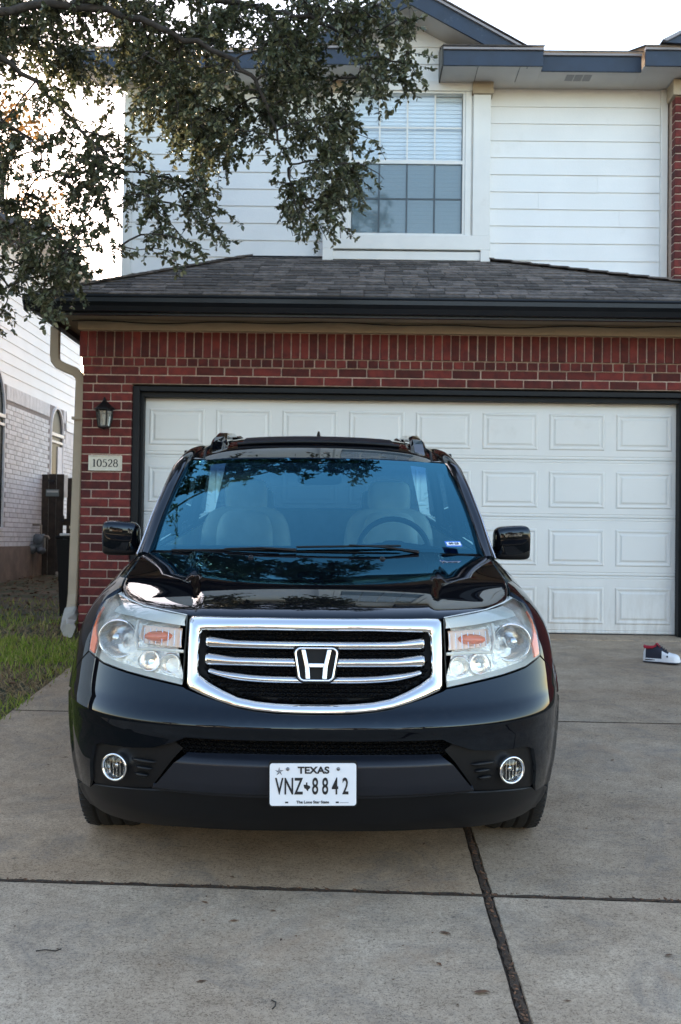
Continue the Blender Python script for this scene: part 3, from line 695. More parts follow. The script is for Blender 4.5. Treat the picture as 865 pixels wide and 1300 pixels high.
def bay_window():
    X0, X1 = -0.845, 0.795
    for a, b in ((X0, -0.672), (0.622, X1)): w = MB(); w.box(a, b, 0.722, 0.871, 3.846, 5.25, 0.004); hpart(w, 'window_post', trimw_m)
    for a, b in ((-0.655, -0.596), (0.546, 0.605)): w = MB(); w.box(a, b, 0.735, 0.871, 3.846, 5.285, 0.003); hpart(w, 'window_casing', trimw_m)
    for a, b in ((-0.6715, -0.6555), (0.6055, 0.6215)): w = MB(); w.box(a, b, 0.76, 0.871, 3.846, 5.285); hpart(w, 'casing_filler', trimw_m)
    w = MB(); w.box(X0 - 0.005, X1 + 0.005, 0.715, 0.871, 3.70, 3.845, 0.004); hpart(w, 'apron_board', trimw_m)
    w = MB(); w.box(X0 - 0.004, X0 + 0.10, 0.712, 0.871, 3.585, 3.699, 0.003); w.box(X1 - 0.09, X1 + 0.004, 0.712, 0.871, 3.585, 3.699, 0.003); w.box(X0 + 0.1005, X1 - 0.0905, 0.735, 0.871, 3.60, 3.685, 0.003); hpart(w, 'skirt_board', trimw_m)
    w = MB(); w.box(-0.6715, 0.6215, 0.725, 0.871, 5.286, 5.385, 0.003); hpart(w, 'head_board', trimw_m)
    for a, b in ((X0 - 0.02, -0.66), (0.61, X1 + 0.02)):
        w = MB(); w.box(a, b, 0.695, 0.871, 5.2505, 5.44, 0.004); hpart(w, 'post_capital', beige_m)
    # the sashes
    fr = MB(); L0, L1, B0, B1, M0 = -0.595, 0.545, 3.847, 5.285, 4.578
    fr.box(L0, L0 + 0.022, 0.745, 0.86, B0, B1); fr.box(L1 - 0.022, L1, 0.745, 0.86, B0, B1)
    fr.box(L0 + 0.0225, L1 - 0.0225, 0.745, 0.86, B1 - 0.02, B1); fr.box(L0 + 0.0225, L1 - 0.0225, 0.742, 0.86, B0, B0 + 0.018)
    fr.box(L0 + 0.0225, L1 - 0.0225, 0.748, 0.80, M0 - 0.018, M0 + 0.018)
    win = hpart(fr, 'window', trimw_m)
    for sash, z0, z1, y, gm, mm in (('upper', M0 + 0.019, B1 - 0.021, 0.785, house_glass, trimw_m), ('lower', B0 + 0.019, M0 - 0.019, 0.765, screen_glass, muntin_g)):
        xs = [L0 + 0.023 + (L1 - L0 - 0.046) * i / 4 for i in range(5)]; zs = [z0, (z0 + z1) / 2, z1]
        for i in range(4):
            for j in range(2):
                p = MB(); p.box(xs[i] + 0.008, xs[i+1] - 0.008, y, y + 0.004, zs[j] + 0.008, zs[j+1] - 0.008); p.build('pane', gm, win)
        mb = MB()
        for i in (1, 2, 3): mb.box(xs[i] - 0.008, xs[i] + 0.008, y - 0.006, y + 0.008, z0, z1)
        for a, b in zip(xs[:-1], xs[1:]): mb.box(a + 0.0085, b - 0.0085, y - 0.006, y + 0.008, zs[1] - 0.008, zs[1] + 0.008)
        mb.build('muntin', mm, win)
        if sash == 'lower':
            for a, b in ((L0 + 0.0225, L0 + 0.034), (L1 - 0.034, L1 - 0.0225)): ff = MB(); ff.box(a, b, 0.75, 0.7645, z0, z1); ff.build('screen_frame', mm, win)
    nz = 34; sl = boxmesh('blind_slat', L1 - L0 - 0.06, 0.046, 0.003, 0.0, blind_m)
    for i in range(nz):
        inst(sl, 'blind_slat', win, ((L0 + L1) / 2, 0.832, B0 + 0.03 + i * (B1 - B0 - 0.05) / nz + 0.01), (R(74), 0, 0))
    bk = MB(); bk.box(L0, L1, 0.862, 0.8695, B0, B1); bk.build('blind_backing', mat('room_shade', (0.7, 0.7, 0.7), 0.9), win)
    # gable siding
    gb = MB(); gb.prism([(-0.86, 5.386), (0.81, 5.386), (0.81, 5.52), (-0.025, 5.975), (-0.86, 5.52)], 'y', 0.772, 0.871); gw = hpart(gb, 'gable_wall', trimw_m)
    z = 5.388
    while z < 5.96:
        top = min(z + BP + 0.01, 5.965); h0 = 0.83 if z < 5.5 else (5.972 - z) / 0.545; h1 = max(0.01, min(0.83, (5.972 - top) / 0.545))
        if h0 > 0.03:
            t = MB(); t.add([(-0.025 - h0, 0.750, z), (-0.025 + h0, 0.750, z), (-0.025 + h1, 0.765, top), (-0.025 - h1, 0.765, top), (-0.025 - h0, 0.7715, z), (-0.025 + h0, 0.7715, z), (-0.025 + h1, 0.7715, top), (-0.025 - h1, 0.7715, top)],
                            [(0, 1, 2, 3), (4, 7, 6, 5), (0, 4, 5, 1), (2, 6, 7, 3), (0, 3, 7, 4), (1, 5, 6, 2)]); t.build('siding_plank', siding_m, gw)
        z += BP
bay_window()

def upper_roof():
    zf0, zf1 = 5.367, 5.505
    def eave(x0, x1, yo, name='eave'):
        f = MB(); f.box(x0, x1, yo, yo + 0.024, zf0 - 0.008, zf1, 0.002); e = hpart(f, name, blue_m)
        d = MB(); d.box(x0 - 0.004, x1 + 0.004, yo - 0.022, yo + 0.03, zf1 + 0.0005, zf1 + 0.026, 0.003); d.build('drip_edge', drip_m, e)
        s = MB(); s.box(x0, x1, yo + 0.0245, 0.899, zf0, zf0 + 0.012); s.build('soffit_panel', soffit_m, e)
        r = MB(); r.add([(x0 - .01, yo - 0.035, zf1 + 0.027), (x1 + .01, yo - 0.035, zf1 + 0.027), (x1 + .01, 6.0, zf1 + 0.027 + (6.0 - yo) * 0.36), (x0 - .01, 6.0, zf1 + 0.027 + (6.0 - yo) * 0.36)], [(0, 1, 2, 3)])
        r.add([(a, b_, c + 0.014) for a, b_, c in r.v[:4]], [(0, 1, 2, 3)]); r.add([r.v[0], r.v[1], r.v[5], r.v[4]], [(0, 1, 2, 3)]); r.build('roof_shingles', shingle_m, e)
        return e
    eave(-3.40, -1.27, 0.42); e1 = eave(-1.268, -0.345, 0.31); e2 = eave(0.290, 1.236, 0.31); e3 = eave(1.238, 2.195, 0.42); eave(2.197, 7.6, 0.28)
    for e, x in ((e1, -0.345), (e2, 0.290)):        # closed ends of the eave returns either side of the gable
        s = 1 if x > 0 else -1
        b = MB(); a0, a1 = sorted((x - s * 0.002, x - s * 0.016)); b.prism([(0.31, zf0 - 0.006), (0.745, zf0 - 0.006), (0.745, zf1 + 0.17), (0.29, zf1 + 0.03)], 'x', a0, a1); b.build('return_end', gutter_m, e)
    for xj in (0.62, 1.02):
        j = MB(); j.box(xj, xj + 0.005, 0.34, 0.70, zf0 - 0.002, zf0 + 0.001); j.build('panel_joint', gutter_m, e2)
    for i in range(3):
        v = MB(); v.box(1.50 + i * 0.085, 1.575 + i * 0.085, 0.52, 0.66, zf0 - 0.003, zf0 + 0.001); v.build('soffit_vent', mat('vent_grey', (0.30, 0.29, 0.29), 0.7), e3)
    # gable over the window
    ax, az, sl = -0.025, 6.130, 0.551
    for s in (-1, 1):
        run = 1.12; x1 = ax + s * run; z1 = az - sl * run
        f = MB(); pts = [(ax, az), (x1, z1), (x1, z1 - 0.15), (ax, az - 0.165)]; f.prism(pts, 'y', 0.36, 0.385); rk = hpart(f, 'rake_board', blue_m)
        d = MB(); d.prism([(ax, az + 0.028), (x1 + s * 0.02, z1 + 0.017), (x1 + s * 0.02, z1 - 0.006), (ax, az + 0.001)], 'y', 0.335, 0.386); d.build('drip_edge', drip_m, rk)
        u = MB(); u.prism([(ax, az - 0.155), (x1, z1 - 0.142), (x1, z1 - 0.125), (ax, az - 0.138)], 'y', 0.3855, 0.775); u.build('rake_soffit', soffit_m, rk)
        r = MB(); r.prism([(ax, az + 0.05), (x1 + s * 0.05, z1 + 0.022), (x1 + s * 0.05, z1 + 0.018), (ax, az + 0.03)], 'y', 0.32, 5.0); r.build('gable_shingles', shingle_m, rk)
        r = MB(); r.prism([(ax, az - 0.002), (x1, z1 - 0.002), (x1, z1 - 0.012), (ax, az - 0.012)], 'y', 0.386, 5.0); r.build('deck', soffit_m, rk)
    # roof of the wing on the right
    f = MB(); f.prism([(2.36, 5.55), (5.2, 7.05), (5.2, 6.90), (2.62, 5.535)], 'y', 0.20, 0.225); rk = hpart(f, 'rake_board', blue_m)
    d = MB(); d.prism([(2.33, 5.566), (5.2, 7.08), (5.2, 7.052), (2.37, 5.553)], 'y', 0.175, 0.23); d.build('drip_edge', drip_m, rk)
    r = MB(); r.prism([(2.33, 5.568), (5.2, 7.082), (7.9, 5.60), (7.9, 5.56), (5.2, 7.0), (2.42, 5.56)], 'y', 0.226, 5.0); r.build('wing_shingles', shingle_m, rk)
    # brick of the wing, upper storey
    w = MB(); w.box(2.578, 5.6, 0.612, 0.871, 2.78, 5.30); bw = hpart(w, 'wing_brick_wall', mortar_m)
    for k in range(30):
        z = 5.20 - CH * (k + 0.5)
        if z < 2.85: break
        x = 2.572 - (0.128 if k % 2 else 0)
        while x < 3.4:
            a = max(x, 2.572); bb = x + 0.245
            if bb - a > 0.03: inst(boxmesh('brick', bb - a, 0.11, CH - 0.011, 0.004, brick_m), 'brick', bw, ((a + bb) / 2, 0.658 + rnd.uniform(-.002, .002), z))
            x += 0.256
    c = MB(); c.box(2.545, 5.6, 0.57, 0.80, 5.205, 5.36, 0.004); hpart(c, 'wing_frieze', beige_m)
upper_roof()

# lantern and number plaque on the brick pier
def lantern():
    L = empty('wall_lantern', (-2.735, -0.20, 1.80)); tag(L, 'black metal wall lantern with frosted glass on the brick pier', 'lantern')
    p = MB(); p.lathe([(0.0, -0.018), (0.045, -0.018), (0.052, -0.012), (0.055, 0.0)], (0, 0, 0.11), 'y', 20, sz=1.6); p.build('back_plate', lantern_m, L)
    a = MB(); a.tube([(0, -0.01, 0.16), (0, -0.05, 0.215), (0, -0.09, 0.235), (0, -0.115, 0.225)], 0.009, 8); a.build('arm', lantern_m, L)
    def pyr(b, r0, z0, r1, z1, n=6):
        b.lathe([(r0, z0), (r1, z1)], (0, -0.115, 0), 'z', n, smooth=False)
    r = MB(); pyr(r, 0.098, 0.158, 0.094, 0.170); pyr(r, 0.094, 0.170, 0.050, 0.205); pyr(r, 0.050, 0.205, 0.020, 0.235); pyr(r, 0.02, 0.235, 0.012, 0.262); pyr(r, 0.012, 0.262, 0.0, 0.275); pyr(r, 0.098, 0.158, 0.0, 0.158); r.build('roof', lantern_m, L)
    c = MB()
    for k in range(6):
        t = 2 * math.pi * k / 6
        c.tube([(0.074 * math.cos(t), -0.115 + 0.074 * math.sin(t), 0.157), (0.052 * math.cos(t), -0.115 + 0.052 * math.sin(t), 0.005)], 0.006, 6)
    pyr(c, 0.078, 0.157, 0.074, 0.145); pyr(c, 0.058, 0.012, 0.058, 0.0); pyr(c, 0.058, 0.0, 0.02, -0.014); pyr(c, 0.02, -0.014, 0.0, -0.022); c.build('cage', lantern_m, L)
    g = MB(); pyr(g, 0.068, 0.152, 0.048, 0.008); g.build('glass', glass('lantern_pane', (0.72, 0.70, 0.64), 1.5, 0.1, haze=0.35, hazec=(0.5, 0.47, 0.40)), L)
    bl = MB(); bl.lathe([(0.0, 0.12), (0.016, 0.112), (0.02, 0.09), (0.012, 0.06), (0.012, 0.02)], (0, -0.115, 0), 'z', 12); bl.build('bulb', white_m, L)
lantern()

def pen(b, pts, wmax, wmin, y, nib=R(25)):
    """A calligraphic stroke: thick or thin by its direction, like printed serif numerals."""
    P = [Vector((p[0], p[1])) for p in pts]; Lf = []; Rt = []
    for i, p in enumerate(P):
        t = (P[min(i+1, len(P)-1)] - P[max(i-1, 0)]).normalized(); w = wmin + (wmax - wmin) * abs(t.y) ** 1.5
        n = Vector((-t.y, t.x)) * w / 2; Lf.append(p + n); Rt.append(p - n)
    k = len(P); V = [(q.x, y, q.y) for q in Lf] + [(q.x, y, q.y) for q in Rt]
    b.add(V, [(i, i+1, k+i+1, k+i) for i in range(k - 1)])
def arc(cx, cy, rx, ry, a0, a1, n=14): return [(cx + rx * math.cos(R(a0 + (a1 - a0) * i / n)), cy + ry * math.sin(R(a0 + (a1 - a0) * i / n))) for i in range(n + 1)]
def plaque():
    P = empty('number_plaque', (-2.742, -0.20, 1.49)); tag(P, 'cream stone plaque with house number 10528 on the brick pier', 'house number')
    b = MB(); b.box(-0.150, 0.150, -0.012, 0.004, -0.069, 0.069, 0.004); b.box(-0.150, 0.150, -0.020, -0.0125, 0.058, 0.069, 0.002); b.box(-0.150, 0.150, -0.020, -0.0125, -0.069, -0.058, 0.002)
    b.box(-0.150, -0.139, -0.020, -0.0125, -0.0575, 0.0575, 0.002); b.box(0.139, 0.150, -0.020, -0.0125, -0.0575, 0.0575, 0.002); b.build('tablet', plaque_m, P)
    h = 0.066; y = -0.0145; T, t = 0.0135, 0.005
    def num(ch, x):
        g = MB()
        if ch == '1':
            pen(g, [(x, -h/2), (x, h/2)], T, t, y); pen(g, [(x - .012, h/2 - .006), (x, h/2)], T * .6, t, y - .0002); g.box(x - .014, x + .014, y - .0004, y, -h/2 - .001, -h/2 + .003)
        if ch == '0': pen(g, arc(x, 0, 0.018, h/2, 90, 450, 30), T * .9, t, y)
        if ch == '5': g.box(x - .013, x + .014, y - .0004, y, h/2 - .006, h/2); pen(g, [(x - .011, h/2), (x - .013, .006)], t * 1.4, t, y); pen(g, arc(x - .003, -.011, .019, .022, 130, -140, 18), T * .9, t, y - .0002)
        if ch == '2': pen(g, arc(x, h/2 - .018, .015, .018, 170, -35, 14) + [(x - .002, -.012), (x - .016, -h/2 + .004)], T * .8, t, y); g.box(x - .017, x + .018, y - .0004, y, -h/2, -h/2 + .007)
        if ch == '8': pen(g, arc(x, .017, .0135, .0165, 90, 450, 24), T * .75, t, y); pen(g, arc(x, -.015, .017, .018, 90, 450, 24), T * .8, t, y - .0002)
        g.build('digit', ink_m, P, fix=False)
    for ch, x in zip('10528', (-0.098, -0.053, -0.003, 0.045, 0.094)): num(ch, x)
plaque()

# ------------------------------------------------------------------ neighbouring house
def neighbour():
    XN = -5.9; N_ = empty('neighbour_house', (XN - 2, 5, 0)); tag(N_, 'white brick and white siding house next door with arched windows', 'house'); o0 = Vector((XN - 2, 5, 0))
    def part(b, name, m, parent=N_, fix=True):
        o = b.build(name, m, parent, fix)
        if parent is N_: o.location = -o0
        return o
    b = MB(); b.box(-13, XN - 0.02, -2.0, 11.6, -0.2, 5.55); part(b, 'wall', siding_w)  # front end stretched forward out of view to block the low sun
    b = MB(); b.box(XN - 0.02, XN + 0.05, -2.0, 11.5, -0.3, 0.66); part(b, 'foundation', conc2_m)
    b = MB(); b.box(XN - 0.019, XN + 0.018, -2.0, 10.42, 0.661, 3.16); b.box(XN - 0.019, XN + 0.018, 10.421, 11.3, 0.661, 2.78); bw = part(b, 'brick_wall', wmortar_m)
    V = []; F = []
    wins = [(5.45, 6.72), (9.36, 10.14)]
    c = 0.076
    for k in range(33):
        z0 = 0.666 + k * c
        if z0 + c > 3.16: break
        y = 4.6 - (0.105 if k % 2 else 0)
        while y < 11.28:
            a, bb = y, min(y + 0.198, 11.29); y += 0.21
            if z0 + c > 2.78 and bb > 10.41: continue
            if z0 > 2.58 and bb > 10.41: continue
            if 2.92 < z0 + c and z0 < 3.2 and not any(w0 - .1 < (a + bb) / 2 < w1 + .1 for w0, w1 in wins): continue
            if any(a < w1 and bb > w0 for w0, w1 in wins) and z0 > 0.9: continue
            cv, cf = chbox(XN - 0.01, XN + 0.027 + rnd.uniform(-.002, .003), a, bb, z0, z0 + c - 0.010); kk = len(V); V += cv; F += [tuple(i + kk for i in q) for q in cf]
    y = 4.6
    while y < 11.28:      # soldier course under the siding
        zt = 3.155 if y < 10.36 else 2.775
        if not any(w0 - .1 < y + .03 < w1 + .1 for w0, w1 in wins):
            cv, cf = chbox(XN - 0.01, XN + 0.032, y, y + 0.066, zt - 0.225, zt); kk = len(V); V += cv; F += [tuple(i + kk for i in q) for q in cf]
        y += 0.078
    o = meshobj('brickwork', V, F, wbrick_m, bw); o['kind'] = 'stuff'
    for w0, w1 in wins:
        cy = (w0 + w1) / 2; r = (w1 - w0) / 2; zs = 2.66
        def prof(rr, zb): return [(cy - rr, zb), (cy + rr, zb)] + [(cy + rr * math.cos(R(t)), zs + rr * 1.18 * math.sin(R(t))) for t in range(0, 181, 12)]
        g = MB(); g.prism(prof(r, 0.95), 'x', XN - 0.01, XN + 0.022); wn_ = part(g, 'window', farglass_m)
        ou, inn = prof(r + 0.035, 0.92), prof(r, 0.95); n = len(ou)
        f = MB(); f.add([(XN + 0.055, p[0], p[1]) for p in ou] + [(XN + 0.055, p[0], p[1]) for p in inn] + [(XN + 0.0, p[0], p[1]) for p in ou] + [(XN + 0.0, p[0], p[1]) for p in inn],
                        [(i, (i+1) % n, n + (i+1) % n, n + i) for i in range(n)] + [(n + i, n + (i+1) % n, 3*n + (i+1) % n, 3*n + i) for i in range(n)] + [(i, 2*n + i, 2*n + (i+1) % n, (i+1) % n) for i in range(n)]); f.build('window_surround', wbrick_m, wn_)
        f = MB(); f.box(XN, XN + 0.06, w0 - 0.02, w1 + 0.02, 2.62, 2.68, 0.004); f.box(XN, XN + 0.05, w0 - 0.01, w1 + 0.01, 2.50, 2.545, 0.004); f.build('transom', trimw_m, wn_)
        if w0 > 8:
            f = MB(); f.box(XN + .001, XN + 0.035, cy + r * .25, w1, 0.97, 2.455); f.build('reveal', wbrick_m, wn_)
    sp = 0.173
    for k in range(14):
        z = 3.16 + k * sp
        if z > 5.5: break
        me = lap_mesh('siding_plank', 13.5, sp, siding_w, 0.02, 0.007)
        o = inst(me, 'siding_plank', N_, Vector((XN - 0.02, 4.8, z)) - o0, (0, 0, R(90)))
    for k in range(2):
        me = lap_mesh('siding_plank', 1.05, sp, siding_w, 0.02, 0.007); inst(me, 'siding_plank', N_, Vector((XN + 0.02, 10.95, 2.79 + k * 0.19)) - o0, (0, 0, R(90)))
    b = MB(); b.box(XN - 0.3, XN + 0.10, 11.3, 11.75, -0.1, 2.98, 0.004); part(b, 'corner_post', trimw_m)
    # eave and roof: ridge to the left, hip towards the street
    b = MB(); b.box(-6.6, -5.42, 6.9, 12.2, 5.45, 5.47); part(b, 'soffit', soffit_m)
    b = MB(); b.prism([(-5.42, 5.45), (-5.30, 5.47), (-5.30, 5.57), (-5.42, 5.57)], 'y', 6.9, 12.2); part(b, 'gutter', trimw_m)
    b = MB(); b.add([(-5.35, 6.8, 5.585), (-5.35, 12.3, 5.585), (-9.2, 9.0, 7.3), (-9.2, 10.0, 7.3), (-13, 6.8, 5.585), (-13, 12.3, 5.585)], [(0, 1, 3, 2), (0, 2, 4), (1, 5, 3), (2, 3, 5, 4), (0, 4, 5, 1)]); part(b, 'roof', farroof_m)
    b = MB(); b.add([(-5.5, -2.5, 5.30), (-5.5, 6.9, 5.30), (-9.2, -2.5, 6.7), (-9.2, 6.9, 6.7), (-13, -2.5, 5.3), (-13, 6.9, 5.3)], [(0, 1, 3, 2), (2, 3, 5, 4), (0, 2, 4), (1, 5, 3), (0, 4, 5, 1)]); part(b, 'front_roof', farroof_m)
neighbour()

def fence():
    G = empty('wooden_gate', (-5.7, 8.9, 0.17)); tag(G, 'dark weathered wooden gate with a small sign between the houses', 'gate')
    z0 = 0.16
    for i in range(3):
        bm_ = boxmesh('gate_board', 0.125, 0.022, 1.74, 0.003, wood_m); inst(bm_, 'board', G, (-0.12 + i * 0.13, 0, 0.86 + rnd.uniform(-.008, .008)), (0, rnd.uniform(-.004, .004), 0))
    b = MB(); b.box(-0.18, 0.20, 0.0115, 0.045, 1.30, 1.39); b.box(-0.18, 0.20, 0.0115, 0.045, 0.25, 0.34); b.build('rail', wood_m, G)
    s = MB(); s.box(-0.10, 0.125, -0.020, -0.012, 1.35, 1.47, 0.002); sg = s.build('sign', mat('sign_grey', (0.11, 0.14, 0.15), 0.5), G)
    s = MB(); s.box(-0.085, 0.11, -0.0225, -0.0205, 1.415, 1.450); s.build('sign_band', mat('sign_pale', (0.36, 0.40, 0.41), 0.5), sg)
    s = MB(); s.box(-0.06, 0.06, -0.028, -0.0115, 1.60, 1.64, 0.003); s.box(-0.05, 0.05, -0.03, -0.0115, 1.56, 1.585, 0.003); s.build('latch', gutter_m, G)
    F = empty('wooden_fence', (-4.2, 8.9, 0.17)); tag(F, 'dark wooden board fence beside the gate in the side yard', 'fence')
    x = -5.44
    while x < -2.95:
        bm_ = boxmesh('fence_board', 0.132, 0.02, 1.68, 0.003, wood_m); inst(bm_, 'board', F, (x + 0.066 + 4.2, rnd.uniform(-.006, .006), 0.83 + rnd.uniform(-.02, .015)), (0, rnd.uniform(-.006, .006), 0)); x += 0.138
    b = MB()
    for z in (0.25, 0.85, 1.35): b.box(-1.3, 1.24, 0.017, 0.055, z, z + 0.09)
    b.build('rail', wood_m, F)
    b = MB(); b.box(-1.285, -1.225, -0.03, -0.016, 1.33, 1.72, 0.003); b.build('pale_strip', trimw_m, F)
    b = MB(); b.box(-1.34, -1.16, -0.035, -0.016, 0.93, 0.97); b.tube([(-1.28, -0.04, 1.02), (-1.28, -0.06, 0.90)], 0.014, 8); b.build('gate_hardware', gutter_m, F)
fence()

def gas_meter():
    G = empty('gas_meter', (-5.74, 8.35, 0.25)); tag(G, 'grey gas meter with pipes on the white brick wall', 'gas meter')
    b = MB(); b.box(-0.09, 0.09, -0.08, 0.08, 0.36, 0.62, 0.03); b.lathe([(0.0, -0.10), (0.07, -0.10), (0.085, -0.085), (0.085, -0.07)], (0, 0, 0.52), 'y', 20); b.build('body', metalg_m, G)
    b = MB(); b.lathe([(0, -0.14), (0.075, -0.12), (0.085, 0.0), (0.06, 0.10)], (-0.12, 0, 0.36), 'y', 18); b.lathe([(0, -0.14), (0.055, -0.12), (0.06, 0.0), (0.05, 0.08)], (0.05, -0.03, 0.34), 'y', 18); b.build('regulator', metalg_m, G)
    b = MB(); b.tube([(0.02, 0, 0.60), (0.02, 0, 0.76), (-0.02, 0.02, 0.77), (-0.26, 0.05, 0.77), (-0.28, 0.06, 0.60)], 0.018, 8); b.tube([(0.06, -0.03, 0.58), (0.15, -0.05, 0.58), (0.18, -0.06, 0.54)], 0.02, 8); b.tube([(-0.12, 0, 0.3), (-0.12, 0, -0.1)], 0.018, 8); b.build('pipe', pipe_m, G)
gas_meter()

def wheelie_bin():
    B = empty('wheeled_bin', (-3.26, 1.15, 0.0)); tag(B, 'black wheeled bin behind the beige downspout', 'bin')
    b = MB(); b.add([(-0.17, -0.2, 0.03), (0.17, -0.2, 0.03), (0.17, 0.2, 0.03), (-0.17, 0.2, 0.03), (-0.2, -0.25, 0.80), (0.2, -0.25, 0.80), (0.2, 0.25, 0.80), (-0.2, 0.25, 0.80)], [(0, 3, 2, 1), (4, 5, 6, 7), (0, 1, 5, 4), (1, 2, 6, 5), (2, 3, 7, 6), (3, 0, 4, 7)]); b.build('body', bin_m, B)
    b = MB(); b.box(-0.215, 0.215, -0.27, 0.27, 0.801, 0.835, 0.012); b.build('lid', bin_m, B)
    b = MB(); b.tube([(-0.16, -0.285, 0.845), (0.16, -0.285, 0.845)], 0.012, 8); b.build('handle', mat('pale_highlight', (0.5, 0.5, 0.5), 0.4), B)  # pale bar stands for the highlight along the bin's top edge
    for s in (-1, 1):
        b = MB(); b.lathe([(0.0, s * 0.16), (0.07, s * 0.16), (0.08, s * 0.18), (0.07, s * 0.2), (0, s * 0.2)], (0, 0.2, 0.08), 'x', 20); b.build('wheel', rubber_m, B)
wheelie_bin()
# ------------------------------------------------------------------ the car (its own frame: x right in the picture, y back, z up, origin under the nose)
CAR = empty('car')
tag(CAR, 'black sport utility vehicle parked nose out on the driveway', 'car')
_yaw = Matrix.Rotation(R(1.8), 4, 'Z'); _slp = Matrix.Rotation(R(4.5), 4, 'X')
_m = _slp @ _yaw; _m.translation = Vector((-0.636, -6.15, TS * -6.15)); CAR.matrix_world = _m @ Matrix.Diagonal((1, 1, .985, 1))

NB, DB, WREF = 2.6, 0.80, 0.98
_th = np.linspace(0, math.pi / 2, 6000); _s = np.sin(_th) ** (2 / NB); _c = np.cos(_th) ** (2 / NB)
_arc = np.concatenate([[0], np.cumsum(np.hypot(np.diff(_s * WREF), np.diff((1 - _c) * DB)))]); A1 = float(_arc[-1])
Wt = smooth_table([(0.15, 0.945), (0.22, 0.962), (0.30, 0.974), (0.45, 0.986), (0.60, 0.994), (0.75, 0.996), (0.85, 0.988), (0.90, 0.975), (0.95, 0.945), (0.99, 0.905), (1.02, 0.85), (1.03, 0.82), (1.05, 0.76)])
Ft = smooth_table([(0.15, 0.20), (0.24, 0.10), (0.30, 0.055), (0.38, 0.025), (0.45, 0.008), (0.56, 0.004), (0.61, 0.004), (0.648, -0.006), (0.675, 0.004), (0.72, 0.038), (0.80, 0.078), (0.90, 0.115), (1.0, 0.155), (1.03, 0.175), (1.05, 0.20)])
Zt = smooth_table([(0, 1.030), (0.3, 1.031), (0.5, 1.040), (0.9, 1.090), (1.45, 1.150), (2.5, 1.170), (5, 1.19)])
AXF, AXR, WR = 0.93, 3.70, 0.375
def Bp(a, v, off=0.0):
    sg = -1 if a < 0 else 1; a = abs(a)
    if a <= A1: s = float(np.interp(a, _arc, _s)); c = float(np.interp(a, _arc, _c)); ex = 0
    else: s, c, ex = 1.0, 0.0, a - A1
    y = Ft(v) + DB * (1 - c) + ex; x = Wt(v) * s
    z = v if v <= 0.8 else 0.8 + (v - 0.8) * (Zt(y) - 0.8) / 0.23
    if y > 0.35:
        for ya in (AXF, AXR):
            r = math.hypot(y - ya, z - WR); x += 0.013 * math.exp(-((r - 0.425) / 0.03) ** 2)
    if y > 4.3: x -= 0.5 * (y - 4.3) ** 2
    return (sg * x, y, z)
def AX(x, v): return math.copysign(float(np.interp(min(abs(x) / Wt(v), 1), _s, _arc)), x)
def AY(y, v):
    t = y - Ft(v)
    if t >= DB: return A1 + t - DB
    return float(np.interp(t, (1 - _c) * DB, _arc))
def yB(x, v): return Bp(AX(x, v), v)[1]
def Boff(d):       # the body surface moved in (positive) or out along the view of the nose
    return lambda a, v: (lambda p: (p[0], p[1] + d, p[2]))(Bp(a, v))
def arch(ya, t0, t1, n, r=0.425): return [(ya - r * math.cos(R(t)), WR + r * math.sin(R(t))) for t in np.linspace(t0, t1, n)]

def sym(half): return half + [(-a, b) for a, b in half[::-1] if abs(a) > 1e-6]
def frontpoly(pts): return [(AX(x, z), z) for x, z in pts]

